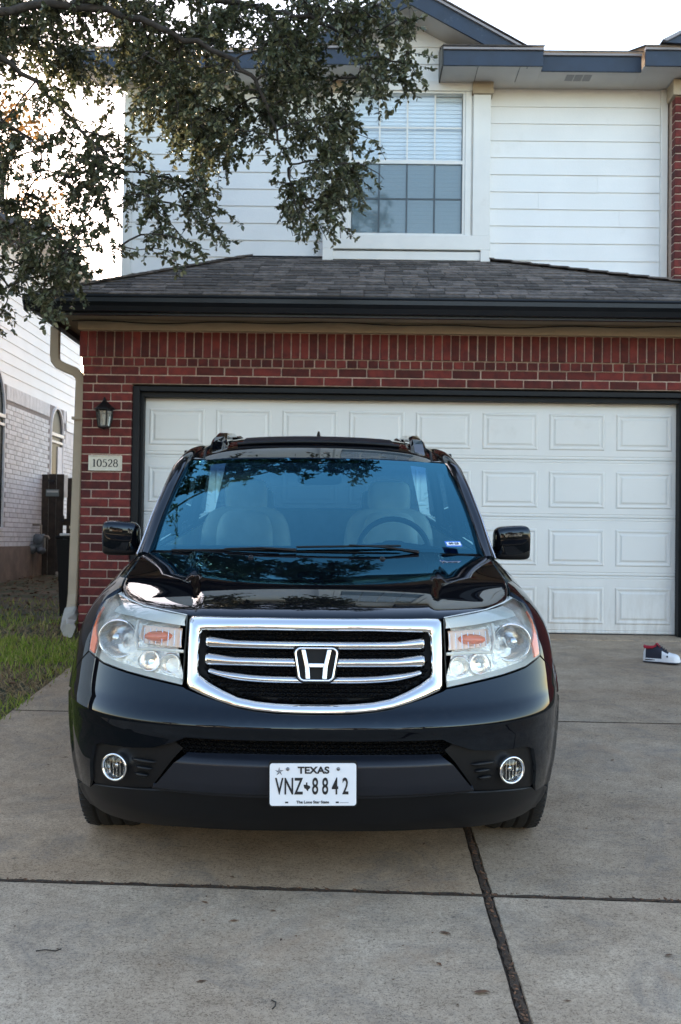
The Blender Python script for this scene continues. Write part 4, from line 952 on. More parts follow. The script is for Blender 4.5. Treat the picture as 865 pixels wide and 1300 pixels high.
def car_body():
    # painted bumper cover
    right = [(0, .698), (AX(.14, .700), .700), (AX(.275, .715), .715), (AX(.402, .748), .748), (AX(.466, .768), .768), (AX(.476, .774), .774), (AX(.58, .788), .788), (AX(.70, .803), .803), (AX(.80, .818), .818), (AX(.876, .845), .845)]
    right += [(AY(0.505, .76), .76), (AY(.575, .66), .66)]
    right += [(AY(y, z), z) for y, z in arch(AXF, 40, -8, 9)]
    right += [(AX(.905, .318), .318), (AX(.86, .325), .325), (AX(.852, .36), .36), (AX(.848, .44), .44), (AX(.832, .515), .515), (AX(.80, .534), .534), (AX(.66, .545), .545), (AX(.58, .556), .556), (AX(.50, .585), .585), (AX(.46, .605), .605), (0, .607)]
    half = right
    left = [(-a, b) for a, b in half]
    poly = half + left[::-1][1:-1]
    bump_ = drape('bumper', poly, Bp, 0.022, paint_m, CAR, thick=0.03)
    # central air intake
    ip = sym(frontpoly([(0, .610), (.455, .608), (.50, .586), (.47, .542), (0, .540)])[:])
    ip = frontpoly([(0, .612), (.458, .609), (.52, .585), (.478, .540), (0, .538)]); ip = ip + [(-a, b) for a, b in ip[::-1] if abs(a) > 1e-6]
    drape('intake', ip, Boff(0.06), 0.04, black_m, CAR)
    hexgrid('intake_mesh', [(-.47, .546), (.47, .546), (.50, .586), (.455, .606), (-.455, .606), (-.50, .586)], 0.011, 0.035, CAR)
    # grey lower trim: bevelled top band and flat face
    def trim(a, v):
        p = Bp(a, v); k = min(max((v - 0.512) / 0.036, 0), 1); return (p[0], p[1] - 0.016 + 0.042 * k * k + (0.012 if v < .405 else 0), p[2])
    tp = frontpoly([(0, .549), (.25, .549), (.452, .546), (.50, .512), (.582, .405), (.575, .398), (.3, .394), (0, .393)]); tp = tp + [(-a, b) for a, b in tp[::-1] if abs(a) > 1e-6]
    drape('lower_trim', tp, trim, (0.03, 0.007), trimg_m, CAR, thick=0.02)
    # black lip under it, arch to arch
    lp = [(0, .388), (AX(.57, .388), .388), (AX(.70, .372), .372), (AX(.84, .345), .345), (AX(.86, .322), .322), (AX(.905, .314), .314)] + [(AY(y, z), z) for y, z in arch(AXF, -12, -20, 3)] + [(AY(.52, .205), .205), (AX(.90, .198), .198), (AX(.82, .200), .200), (AX(.66, .214), .214), (AX(.45, .236), .236), (0, .244)]
    lp = lp + [(-a, b) for a, b in lp[::-1] if abs(a) > 1e-6]
    drape('lower_lip', lp, Boff(0.012), 0.03, plas_m, CAR, thick=0.03)
    # fog lamp pods
    for mir in (False, True):
        pod = frontpoly([(.60, .551), (.66, .542), (.80, .531), (.829, .512), (.845, .44), (.848, .362), (.835, .350), (.70, .376), (.592, .394), (.512, .510), (.47, .560), (.50, .580)])
        def podf(a, v):
            p = Bp(a, v); return (p[0], p[1] + 0.022, p[2])
        pd = drape('fog_lamp_pod', pod, podf, 0.02, plas_m, CAR, mirror=mir)
        s = -1 if mir else 1
        for k, (z, xa, xb) in enumerate(((.497, .57, .665), (.470, .585, .650), (.443, .60, .655))):
            f = MB()
            pts = [(x, yB(x, z) + 0.012 + (0.012 if i in (0, 6) else 0), z + 0.006 * (x - xa)) for i, x in enumerate(np.linspace(xa, xb, 7))]
            f.tube([(s * p[0], p[1], p[2]) for p in pts], [.002, .006, .008, .008, .008, .006, .002], 8); f.build('fin', plas_m, pd)
        cx, cz = .727, .462; cy = yB(cx, cz)
        fog = empty('fog_lamp'); fog.parent = CAR; fog.location = (s * cx, cy, cz); fog.rotation_euler = (0, 0, s * R(20))
        r = MB(); r.lathe([(.044, .02), (.050, .0), (.053, -.014), (.050, -.020), (.045, -.017), (.043, -.004), (.042, .03)], (0, 0, 0), 'y', 40); r.build('chrome_ring', chrome_m, fog)
        r = MB(); r.lathe([(.0, .045), (.018, .042), (.034, .02), (.042, .0)], (0, 0, 0), 'y', 32); r.build('reflector', refl_m, fog)
        r = MB(); r.lathe([(.0, -.004), (.010, -.004), (.012, .002), (.012, .03)], (0, 0, .002), 'y', 16); r.build('bulb_shield', chrome2_m, fog)
        for q in range(5):
            st = MB(); x_ = -0.028 + q * 0.014; hh = math.sqrt(max(0, .040 ** 2 - x_ ** 2)); st.box(x_ - .0015, x_ + .0015, .004, .02, -hh, hh); st.build('lens_rib', refl_m, fog)
        r = MB(); r.lathe([(.0, -.012), (.025, -.010), (.043, -.003)], (0, 0, 0), 'y', 32); r.build('lens', foglens_m, fog)
    # fenders, doors, quarters
    for mir in (False, True):
        fp = [(AX(.772, 1.03), 1.03), (AX(.80, 1.03), 1.03)]
        top = [(AY(y, 1.03), 1.03) for y in (0.75, 1.0, 1.25, 1.50)]
        fp = [(AX(.800, 1.029), 1.029)] + [(AY(y, 1.029), 1.029) for y in (0.62, 0.75, 1.0, 1.25, 1.50)]
        fp += [(AY(1.50, .30), .30), (AY(1.345, .30), .30)]
        fp += [(AY(y, z), z) for y, z in arch(AXF, 170, 43, 22)]
        fp += [(AY(.578, .668), .668), (AY(.509, .765), .765), (AX(.880, .85), .85), (AX(.880, .905), .905), (AX(.876, .964), .964), (AX(.855, 1.008), 1.008), (AX(.812, 1.0275), 1.0275)]
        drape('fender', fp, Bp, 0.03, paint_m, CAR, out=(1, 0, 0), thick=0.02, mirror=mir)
        for y0, y1 in ((1.506, 2.62), (2.626, 3.27)):
            dp = [(AY(y0, .30), .30), (AY(y1, .30), .30), (AY(y1, 1.029), 1.029), (AY(y0, 1.029), 1.029)]
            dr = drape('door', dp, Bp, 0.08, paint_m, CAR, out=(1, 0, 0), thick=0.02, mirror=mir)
            h = MB(); s = -1 if mir else 1; xx = s * (Wt(.9) + 0.02); h.tube([(xx - s * .03, y1 - .22, .93), (xx + s * .01, y1 - .20, .935), (xx + s * .012, y1 - .08, .935), (xx - s * .03, y1 - .06, .93)], 0.012, 8); h.build('handle', paint_m, dr)
        qp = [(AY(3.276, 1.029), 1.029), (AY(4.75, 1.029), 1.029), (AY(4.75, .35), .35), (AY(4.12, .35), .35)] + [(AY(y, z), z) for y, z in arch(AXR, 172, 8, 22)] + [(AY(3.276, .30), .30)]
        drape('rear_quarter', qp, Bp, 0.08, paint_m, CAR, out=(1, 0, 0), thick=0.02, mirror=mir)
        s = -1 if mir else 1
        sl = MB(); x0, x1 = sorted((s * .60, s * .955)); sl.box(x0, x1, 1.36, 3.27, .22, .31, .02); sl.build('sill', plas_m, CAR)
        for ya in (AXF, AXR):
            li = MB(); an = [(ya - .435 * math.cos(R(t)), WR + .435 * math.sin(R(t))) for t in range(4, 177, 9)]; nn_ = len(an)
            li.add([(s * .50, y, z) for y, z in an] + [(s * .92, y, z) for y, z in an], [(i, i + 1, nn_ + i + 1, nn_ + i) for i in range(nn_ - 1)], True)
            li.add([(s * .50, y, z) for y, z in an], [tuple(range(nn_))]); li.build('wheel_well', black_m, CAR, fix=False)

def hexgrid(name, poly, r, dy, parent, m=None):
    def inside(x, z):
        c = False; n = len(poly)
        for i in range(n):
            x1, z1 = poly[i]; x2, z2 = poly[(i + 1) % n]
            if (z1 > z) != (z2 > z) and x < (x2 - x1) * (z - z1) / (z2 - z1) + x1: c = not c
        return c
    b = MB(); X = [p[0] for p in poly]; Z = [p[1] for p in poly]; dx, dz = r * 1.9, r * 1.35
    j = 0; z = min(Z)
    while z < max(Z):
        x = min(X) + (dx / 2 if j % 2 else 0)
        while x < max(X):
            if inside(x, z):
                y = yB(x, z) + dy; vs_ = []; n = 6
                for rr, d in ((r * 1.06, 0.0), (r * 0.80, -0.004), (r * 0.72, 0.010)):
                    vs_ += [(x + rr * math.cos(R(60 * k)) * 1.12, y + d, z + rr * math.sin(R(60 * k)) * .86) for k in range(n)]
                b.add(vs_, [(q * n + k, q * n + (k + 1) % n, (q + 1) * n + (k + 1) % n, (q + 1) * n + k) for q in range(2) for k in range(n)])
            x += dx
        z += dz; j += 1
    o = b.build(name, m or plas_m, parent, fix=False); o['kind'] = 'stuff'; return o
car_body()

def loop_resample(pts, n):
    P = [Vector((p[0], p[1])) for p in pts]; L = [0]
    for i in range(1, len(P)): L.append(L[-1] + (P[i] - P[i-1]).length)
    out = []
    for t in np.linspace(0, L[-1], n):
        i = min(max(np.searchsorted(L, t) - 1, 0), len(P) - 2); k = (t - L[i]) / max(L[i+1] - L[i], 1e-9); q = P[i].lerp(P[i+1], k); out.append((q.x, q.y))
    return out
def grille():
    bk = frontpoly([(0, .985), (.42, .98), (.428, .80), (.38, .772), (.27, .735), (.13, .722), (0, .72)]); bk = bk + [(-a, b) for a, b in bk[::-1] if abs(a) > 1e-6]
    G = drape('grille', bk, Boff(0.055), 0.05, black_m, CAR)
    # chrome surround: a moulding swept between an outer and an inner outline, drawn segment by segment
    O = [(0, 1.024), (.20, 1.024), (.40, 1.021), (.446, 1.018), (.4525, 1.008), (.4515, .90), (.449, .785), (.440, .772), (.39, .7525), (.335, .735), (.275, .7195), (.21, .710), (.14, .7045), (.07, .7025), (0, .702)]
    I = [(0, .978), (.20, .978), (.385, .972), (.402, .968), (.408, .958), (.4095, .90), (.409, .832), (.404, .818), (.368, .795), (.32, .772), (.268, .752), (.205, .741), (.135, .7355), (.07, .7335), (0, .733)]
    O = [(x * 1.03, z) for x, z in O]; I = [(x * 1.03, z) for x, z in I]
    def dens(P):
        out = []
        for i in range(len(P) - 1):
            for k in range(5): out.append((P[i][0] + (P[i+1][0] - P[i][0]) * k / 5, P[i][1] + (P[i+1][1] - P[i][1]) * k / 5))
        return out + [P[-1]]
    O, I = dens(O), dens(I); O = O + [(-x, z) for x, z in O[::-1][1:-1]]; I = I + [(-x, z) for x, z in I[::-1][1:-1]]
    prof = [(0.0, 0.012), (0.0, -0.004), (0.06, -0.0095), (0.16, -0.013), (0.40, -0.0165), (0.62, -0.015), (0.80, -0.009), (0.93, 0.002), (1.0, 0.012), (1.0, 0.05)]
    n = len(O); V = []; F = []
    for (t, d) in prof:
        for k in range(n):
            x = O[k][0] + (I[k][0] - O[k][0]) * t; z = O[k][1] + (I[k][1] - O[k][1]) * t; V.append((x, yB(x, z) + d, z))
    for i in range(len(prof) - 1):
        for k in range(n): F.append((i*n + k, i*n + (k+1) % n, (i+1)*n + (k+1) % n, (i+1)*n + k))
    b = MB(); b.add(V, F, True); b.build('chrome_surround', chrome_m, G)
    hexgrid('grille_mesh', [(-.40, .965), (.40, .965), (.405, .82), (.36, .79), (.26, .75), (.13, .738), (-.13, .738), (-.26, .75), (-.36, .79), (-.405, .82)], 0.0105, 0.040, G)
    for (zc, hw, hh, up) in ((.927, .400, .0180, 0.0), (.866, .400, .0185, 0.0), (.806, .386, .0150, 0.028)):
        xs = np.linspace(-hw, hw, 61); V = []; F = []
        pr = [(-1.0, 0.030), (-0.95, 0.012), (-0.5, 0.003), (0.15, 0.0), (0.55, 0.005), (0.9, 0.016), (1.0, 0.030)]; m_ = len(pr)
        for x in xs:
            e = max(0, (abs(x) - hw + 0.10) / 0.10); h_ = hh * (1 + 0.35 * (e if zc > .85 else -1.2 * e)); z0 = zc + up * (abs(x) / hw) ** 4 + (0.004 * e if zc > .85 else 0)
            for (q, d) in pr: V.append((x, yB(x, zc) + 0.010 + d, z0 + q * h_))
        for i in range(len(xs) - 1):
            for k in range(m_ - 1): F.append((i*m_ + k, (i+1)*m_ + k, (i+1)*m_ + k + 1, i*m_ + k + 1))
        F += [tuple(range(m_)), tuple(range((len(xs) - 1) * m_, len(xs) * m_))]
        b = MB(); b.add(V, F, True); b.build('grille_bar', chrome2_m, G)
    # emblem: rounded frame with a letter H
    ey = yB(0, .865) - 0.012; ez = .868
    E = empty('emblem'); E.parent = CAR; E.location = (0.004, ey, ez); E.rotation_euler = (R(-14), 0, 0)
    def rr(w0, w1, h, r, n=8):     # rounded trapezoid outline, wider on top
        out = []
        for (cx, cz, a0, w) in ((1, 1, 0, w1), (-1, 1, 90, w1), (-1, -1, 180, w0), (1, -1, 270, w0)):
            for k in range(n + 1):
                t = R(a0 + 90 * k / n); out.append((cx * (w - r) + r * math.cos(t), cz * (h - r) + r * math.sin(t)))
        return out
    def ring(o_, i_, prof, name, m_):
        n = len(o_); V = []; F = []
        for (t, d) in prof: V += [(o_[k][0] + (i_[k][0] - o_[k][0]) * t, d, o_[k][1] + (i_[k][1] - o_[k][1]) * t) for k in range(n)]
        for i in range(len(prof) - 1):
            for k in range(n): F.append((i*n + k, i*n + (k+1) % n, (i+1)*n + (k+1) % n, (i+1)*n + k))
        b = MB(); b.add(V, F, True); return b.build(name, m_, E)
    ob = rr(.070, .083, .067, .026); oo = rr(.066, .0785, .0625, .023); oi = rr(.0575, .070, .054, .017)
    bd = MB(); bd.prism(ob, 'y', 0.004, 0.05); bd.build('backing', black_m, E)
    ring(oo, oi, [(0, .006), (0, -.004), (.25, -.008), (.75, -.008), (1, -.003), (1, .006)], 'frame', chrome_m)
    hl = MB()
    for s in (-1, 1):
        P = [(.021, -.054), (.038, -.054), (.041, -.010), (.055, .0535), (.039, .0535), (.0285, .004), (.0245, -.012)]
        hl.prism([(s * x, z) for x, z in P], 'y', -.010, .006)
    hl.prism([(-.0285, .004), (.0285, .004), (.0245, -.012), (-.0245, -.012)], 'y', -.009, .006)
    o = hl.build('letter_h', chrome2_m, E); bv = o.modifiers.new('bevel', 'BEVEL'); bv.width = 0.0025; bv.segments = 2
grille()

HLP = [(.480, 1.020), (.56, 1.0265), (.66, 1.0285), (.750, 1.0285), (.806, 1.024), (.850, 1.004), (.870, .962), (.876, .90), (.876, .850), (.80, .826), (.70, .811), (.58, .796), (.480, .782)]
def headlights():
    fp = frontpoly(HLP)
    cx_ = sum(p[0] for p in HLP) / len(HLP); cz_ = sum(p[1] for p in HLP) / len(HLP)
    def shr(k): return frontpoly([(cx_ + (x - cx_) * k, cz_ + (z - cz_) * k) for x, z in HLP])
    for mir in (False, True):
        s = -1 if mir else 1
        Hh = drape('headlight', shr(.985), Boff(0.085), 0.03, housing_m, CAR, mirror=mir)
        drape('lens', fp, Boff(-0.003), 0.02, lens_m, Hh, thick=0.0, mirror=mir)
        # side wall of the lamp between lens and housing, and a pale upper brow
        n = len(HLP); b = MB()
        for i in range(n):
            (x0, z0), (x1, z1) = HLP[i], HLP[(i + 1) % n]
            q = []
            for (x, z), d, k in (((x0, z0), 0.001, 1), ((x1, z1), 0.001, 1), ((x1, z1), 0.085, .985), ((x0, z0), 0.085, .985)):
                xx, zz = cx_ + (x - cx_) * k, cz_ + (z - cz_) * k; p = Bp(AX(x, z), z); q.append((s * (p[0] - (x - xx)), p[1] + d, p[2] - (z - zz)))
            b.add(q, [(0, 1, 2, 3)])
        b.build('lamp_wall', bezel_m, Hh, fix=False)
        brow = frontpoly([(.484, 1.017), (.66, 1.0255), (.742, 1.024), (.782, 1.006), (.79, .992), (.70, .994), (.484, .982)])
        drape('brow', brow, Boff(0.022), 0.03, bezel_m, Hh, mirror=mir)
        def bowl(name, cx, cz, r, m_, y_, depth=.05, sz=1.0):
            b = MB(); b.lathe([(0.0, depth), (r * .35, depth * .92), (r * .7, depth * .6), (r, 0), (r + .003, -.002), (r + .005, 0.0), (r + .005, .02)], (s * cx, y_, cz), 'y', 40, sz=sz); return b.build(name, m_, Hh)
        y1 = yB(.745, .91) + .030
        bowl('main_reflector', .752, .912, .070, refl_m, y1, .06)
        b = MB(); b.lathe([(0, -.012), (.020, -.010), (.024, .0), (.024, .05)], (s * .752, y1 + .005, .912), 'y', 24); b.build('bulb_shield', chrome2_m, Hh)
        y2 = yB(.56, .85) + .035
        bowl('high_beam_reflector', .618, .846, .037, refl_m, yB(.615, .845) + .05, .03); bowl('high_beam_reflector', .538, .838, .034, refl_m, y2 + .02, .03)
        # orange turn signal behind ribbed lens
        tp = frontpoly([(.496, .968), (.655, .966), (.668, .925), (.640, .905), (.496, .900)])
        drape('turn_signal', tp, Boff(0.055), 0.03, mat('signal_reflector', (0.92, 0.64, 0.46), 0.25, metal=0.6), Hh, mirror=mir)
        b = MB(); bx, bz = .585, .935; by = yB(bx, bz) + .045; b.lathe([(0, -.022), (.010, -.02), (.016, -.008), (.017, .012)], (s * bx, by, bz), 'y', 20, sx=3.4, sz=1.15); b.build('signal_bulb', bulb_m, Hh)
        for k in range(7):
            xr = .50 + k * .024; b = MB(); b.tube([(s * xr, yB(xr, .96) + .034, .962), (s * xr, yB(xr, .91) + .034, .908)], .0022, 6); b.build('lens_rib', refl_m, Hh)
        # divider bezel between the lamps
        b = MB(); pts = [(.674, .985), (.678, .93), (.662, .888), (.60, .893), (.485, .893)]; b.tube([(s * x, yB(x, z) + .022, z) for x, z in pts], .006, 8); b.build('divider', bezel_m, Hh)
        am = frontpoly([(.850, .992), (.865, .958), (.871, .905), (.872, .856), (.850, .849), (.842, .90)])
        drape('side_marker', am, Boff(-0.006), 0.015, amber_m, Hh, thick=.01, mirror=mir)
headlights()

def hood_fn():
    zc = smooth_table([(.12, 1.018), (.18, 1.034), (.28, 1.056), (.45, 1.078), (.8, 1.112), (1.1, 1.136), (1.45, 1.162)])
    xd = smooth_table([(.15, .425), (.5, .470), (1.3, .585), (1.5, .60)])
    def xe(y):
        t = (y - Ft(1.03)) / DB
        return Wt(1.03) * (1 if t >= 1 else max(0.02, (1 - (1 - max(t, 0)) ** NB)) ** (1 / NB))
    def f(x, y):
        e = xe(y); q = min(abs(x) / e, 1.02); zt = Zt(y)
        z = zt + (zc(y) - zt) * (1 - q ** 2.4)
        k = min(max((xd(y) - abs(x)) / .04 + .5, 0), 1); k = k * k * (3 - 2 * k); fy = min(max((y - .19) / .30, 0), 1); z += .013 * k * fy * fy * (3 - 2 * fy)
        ax = min(abs(x), Wt(1.03) * .995); d = y - yB(ax, 1.03)
        z -= .020 * math.exp(-max(d, 0) / .022)
        return (x, y, z)
    return f
HOOD = hood_fn()
def greenhouse():
    rear = lambda x: 1.30 + .10 * (x / .8) ** 2
    pts = []
    amax = AY(1.40, 1.03)
    for a in np.linspace(-amax, amax, 121):
        p = Bp(a, 1.03); q = Bp(a + .01, 1.03); t = Vector((q[0] - p[0], q[1] - p[1])).normalized(); nx, ny = -t.y, t.x
        pts.append((p[0] + nx * .006, p[1] + ny * .006))
    pts = [p for p in pts if p[1] <= rear(p[0]) - .001]
    pts += [(x, rear(x)) for x in np.linspace(.808, -.808, 25)]
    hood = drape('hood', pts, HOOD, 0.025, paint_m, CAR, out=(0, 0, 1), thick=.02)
    for x in (.30, -.30):
        w = MB(); w.lathe([(0, .010), (.008, .008), (.013, 0), (.013, -.01)], (x, 1.17, HOOD(x, 1.17)[2] + .003), 'z', 14); w.build('washer_nozzle', plas_m, hood)
    # windscreen
    def ws(u, t, lift=0.0):
        bx, by, bz = .802 * u, 1.335 + .15 * abs(u) ** 2.3, 1.172 - .018 * u * u
        tx, ty, tz = .694 * u, 2.10 + .10 * abs(u) ** 2.3, 1.612 - .022 * u * u
        k = 4 * t * (1 - t); return (bx + (tx - bx) * t, by + (ty - by) * t - .012 * k, bz + (tz - bz) * t + .014 * k + lift)
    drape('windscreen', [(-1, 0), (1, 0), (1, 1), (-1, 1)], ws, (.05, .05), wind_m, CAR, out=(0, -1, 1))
    fr = MB()
    def band(u0, u1, t0, t1, n):
        V = []
        for i in range(n + 1):
            for (uu, tt) in (((u0[0] + (u1[0] - u0[0]) * i / n), t0), ((u0[1] + (u1[1] - u0[1]) * i / n), t1)): V.append(ws(uu, tt, -.004))
        fr.add(V, [(2*i, 2*i + 1, 2*i + 3, 2*i + 2) for i in range(n)], True)
    band((-1, -1), (1, 1), 0.0, 0.045, 30); band((-1, -1), (1, 1), .975, 1.0, 30)
    for s in (-1, 1): fr.add([ws(s * u, t, -.0045) for t in np.linspace(0, 1, 12) for u in (.965, 1.0)], [(2*i, 2*i + 1, 2*i + 3, 2*i + 2) for i in range(11)], True)
    fr.build('windscreen_border', black_m, CAR, fix=False)
    # cowl
    cw = MB(); xs = np.linspace(-.80, .80, 33); V = []
    for x in xs:
        b = ws(x / .802, 0); V += [(x, rear(x) + .004, HOOD(x, rear(x))[2] - .016), (x, b[1] + .01, b[2] - .006)]
    cw.add(V, [(2*i, 2*i + 1, 2*i + 3, 2*i + 2) for i in range(len(xs) - 1)], True); cw.build('cowl', plas_m, CAR, fix=False)
    for (u0, t0, u1, t1, hx) in ((-.12, .020, .50, .045, .28), (-.86, -.012, -.22, -.004, -.45)):
        w = MB(); w.tube([tuple(Vector(ws(u0 + (u1 - u0) * i / 10, t0 + (t1 - t0) * i / 10)) + Vector((0, -.010, .008))) for i in range(11)], 0.0055, 6); wp = w.build('wiper', plas_m, CAR)
        w = MB(); c = Vector(ws((u0 + u1) / 2, (t0 + t1) / 2)) + Vector((0, -.014, .014)); e = Vector(ws(u1 + .10, -.01)) + Vector((0, -.03, .01)); w.tube([c, (c + e) / 2 + Vector((0, 0, .008)), e], [.004, .005, .010], 8); w.build('wiper_arm', plas_m, wp)
    # roof
    zr = smooth_table([(2.0, 1.585), (2.1, 1.614), (2.3, 1.668), (2.6, 1.712), (3.0, 1.742), (3.6, 1.752), (4.6, 1.725)])
    def roof(x, y):
        q = abs(x) / .735
        rib = .006 * sum(math.exp(-((abs(x) - r_) / .012) ** 2) for r_ in (.30, .50)) * (1 if y > 3.05 else 0)
        return (x, y, zr(y) - .040 * q ** 2 - .065 * q ** 7 + rib)
    rp = [(.70 * u, 2.105 + .10 * abs(u) ** 2.3) for u in np.linspace(-1, 1, 25)] + [(.735, 2.45), (.735, 4.6), (-.735, 4.6), (-.735, 2.45)]
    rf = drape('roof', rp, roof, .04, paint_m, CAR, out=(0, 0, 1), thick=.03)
    drape('sunroof', [(-.42, 2.46), (.42, 2.46), (.44, 2.50), (.44, 3.0), (-.44, 3.0), (-.44, 2.50)], lambda x, y: (x, y, roof(x, y)[2] + .004), .05, farglass_m, rf, out=(0, 0, 1), thick=.01)
    df = MB(); df.tube([(x, 2.44 + .02 * (x / .45) ** 2, roof(x, 2.44)[2] + .012) for x in np.linspace(-.46, .46, 15)], .010, 8); df.build('wind_deflector', plas_m, rf)
    for x in (-.635, .635):
        d = MB(); d.tube([(x * (1 - .02 * (3 - i) / 3), 2.20 + .35 * i / 6, roof(x, 2.20 + .35 * i / 6)[2] + .002) for i in range(7)] + [(x, y, roof(x, y)[2] + .002) for y in (2.8, 3.4, 4.0, 4.5)], .007, 6); d.build('roof_moulding', black_m, rf)
    fin = MB(); fin.add([(-.02, 4.05, 1.74), (.02, 4.05, 1.74), (.022, 4.22, 1.74), (-.022, 4.22, 1.74), (-.006, 4.17, 1.80), (.006, 4.17, 1.80)], [(0, 1, 5, 4), (1, 2, 5), (3, 0, 4), (2, 3, 4, 5)]); fin.build('antenna_fin', paint_m, rf)
    for s in (-1, 1):
        z0 = roof(.57, 2.45)[2]
        r = MB(); path = [(.572, 2.34, z0 - .030), (.572, 2.40, z0 - .005), (.572, 2.50, z0 + .040), (.572, 2.60, z0 + .068), (.575, 2.72, z0 + .082), (.585, 3.0, z0 + .098), (.59, 3.6, z0 + .105), (.585, 4.15, z0 + .095), (.58, 4.35, z0 + .03)]
        r.rtube([(s * x, y, z - .018) for x, y, z in path], .085, .040, .8); rl = r.build('roof_rail', paint_m, CAR)
        ft = MB(); ft.box(*sorted((s * .535, s * .615)), 2.44, 2.66, z0 - .04, z0 + .022, .012); ft.build('rail_foot', plas_m, rl)
        # pillar swept up from the fender to the roof edge
        pth = [(.822, 1.40, 1.128), (.818, 1.50, 1.172), (.800, 1.70, 1.298), (.772, 1.92, 1.432), (.742, 2.12, 1.545), (.722, 2.28, 1.588), (.716, 2.50, 1.618), (.718, 2.9, 1.640), (.720, 3.6, 1.650), (.716, 4.6, 1.628)]
        p = MB(); p.tube([(s * x, y, z) for x, y, z in pth], [.030, .033, .035, .036, .038, .040, .040, .040, .040, .040], 14); p.build('pillar', paint_m, CAR)
        ms = MB(); ms.tube([(s * (x + .030 - .006 * i / 6), y - .020, z + .012) for i, (x, y, z) in enumerate(pth[:6])], .005, 6); ms.build('pillar_moulding', chrome2_m, CAR)
        def side(y, t): return (s * (.838 + (.742 - .838) * t), y, 1.15 + (1.64 - 1.15) * t)
        def win(name, pl, m_): return drape(name, pl, side, (.2, .2), m_, CAR, out=(s, 0, 0))
        win('door_glass', [(1.66, .03), (2.60, .03), (2.58, .98), (2.30, .95)], sideg_m); win('door_glass', [(2.66, .03), (3.52, .03), (3.48, .98), (2.64, .98)], privacy_m); win('quarter_glass', [(3.60, .03), (4.55, .05), (4.40, .98), (3.56, .98)], privacy_m)
        for yy in (2.62, 3.55):
            b = MB(); b.tube([side(yy + .02, 0), side(yy - .01, 1)], .035, 8); b.build('pillar', black_m, CAR)
        # mirror
        mo = empty('door_mirror'); mo.parent = CAR; mo.location = (s * .99, 1.75, 1.192)
        sb = superell((0, 0, 0), .094, .062, .086, .42, .55); sb.v = [(x, y, z + .006 * x * s / .09) for x, y, z in sb.v]; sb.build('housing', paint_m, mo)
        sb = superell((0, .004, -.042), .0925, .064, .046, .40, .5); sb.build('lower_cover', plas_m, mo)
        a = MB(); a.tube([(-s * .06, .01, -.050), (-s * .12, .02, -.062), (-s * .19, .04, -.075)], [.030, .026, .03], 10); a.build('arm', plas_m, mo)
        sg = MB(); sg.prism([(1.47, 1.145), (1.70, 1.145), (1.66, 1.26)], 'x', *sorted((s * .815, s * .845))); sg.build('mirror_sail', black_m, CAR)
    tg = MB(); tg.box(-.93, .93, 4.70, 4.76, .40, 1.15, .03); tg.build('tailgate', paint_m, CAR)
    bgl = MB(); bgl.add([(-.80, 4.72, 1.16), (.80, 4.72, 1.16), (.68, 4.55, 1.64), (-.68, 4.55, 1.64)], [(0, 1, 2, 3)]); bgl.build('rear_glass', privacy_m, CAR, fix=False)
    up = MB(); up.box(-.70, .70, .50, 4.6, .235, .30); up.build('underbody', black_m, CAR)  # made wide to deepen the shade under the car
    us = MB(); us.box(-.55, .55, .22, .499, .262, .28); us.build('added_shade_panel', black_m, CAR)  # panel added to darken the ground under the nose
    fw = MB(); fw.box(-.75, .75, 1.36, 1.40, .25, 1.10); fw.build('firewall', black_m, CAR)
    rd = MB(); rd.box(-.35, .35, .30, .34, .3, .9); rd.build('radiator', black_m, CAR)

def superell(c, rx, ry, rz, e1, e2, nu=28, nv=18):
    b = MB(); V = []; F = []
    sp = lambda v, e: math.copysign(abs(v) ** e, v)
    for j in range(nv + 1):
        ph = -math.pi/2 + math.pi * j / nv
        for i in range(nu):
            th = 2 * math.pi * i / nu; cp = sp(math.cos(ph), e1)
            V.append((c[0] + rx * cp * sp(math.cos(th), e2), c[1] + ry * cp * sp(math.sin(th), e2), c[2] + rz * sp(math.sin(ph), e1)))
    for j in range(nv):
        for i in range(nu): F.append((j*nu + i, j*nu + (i+1) % nu, (j+1)*nu + (i+1) % nu, (j+1)*nu + i))
    b.add(V, F, True); return b
greenhouse()

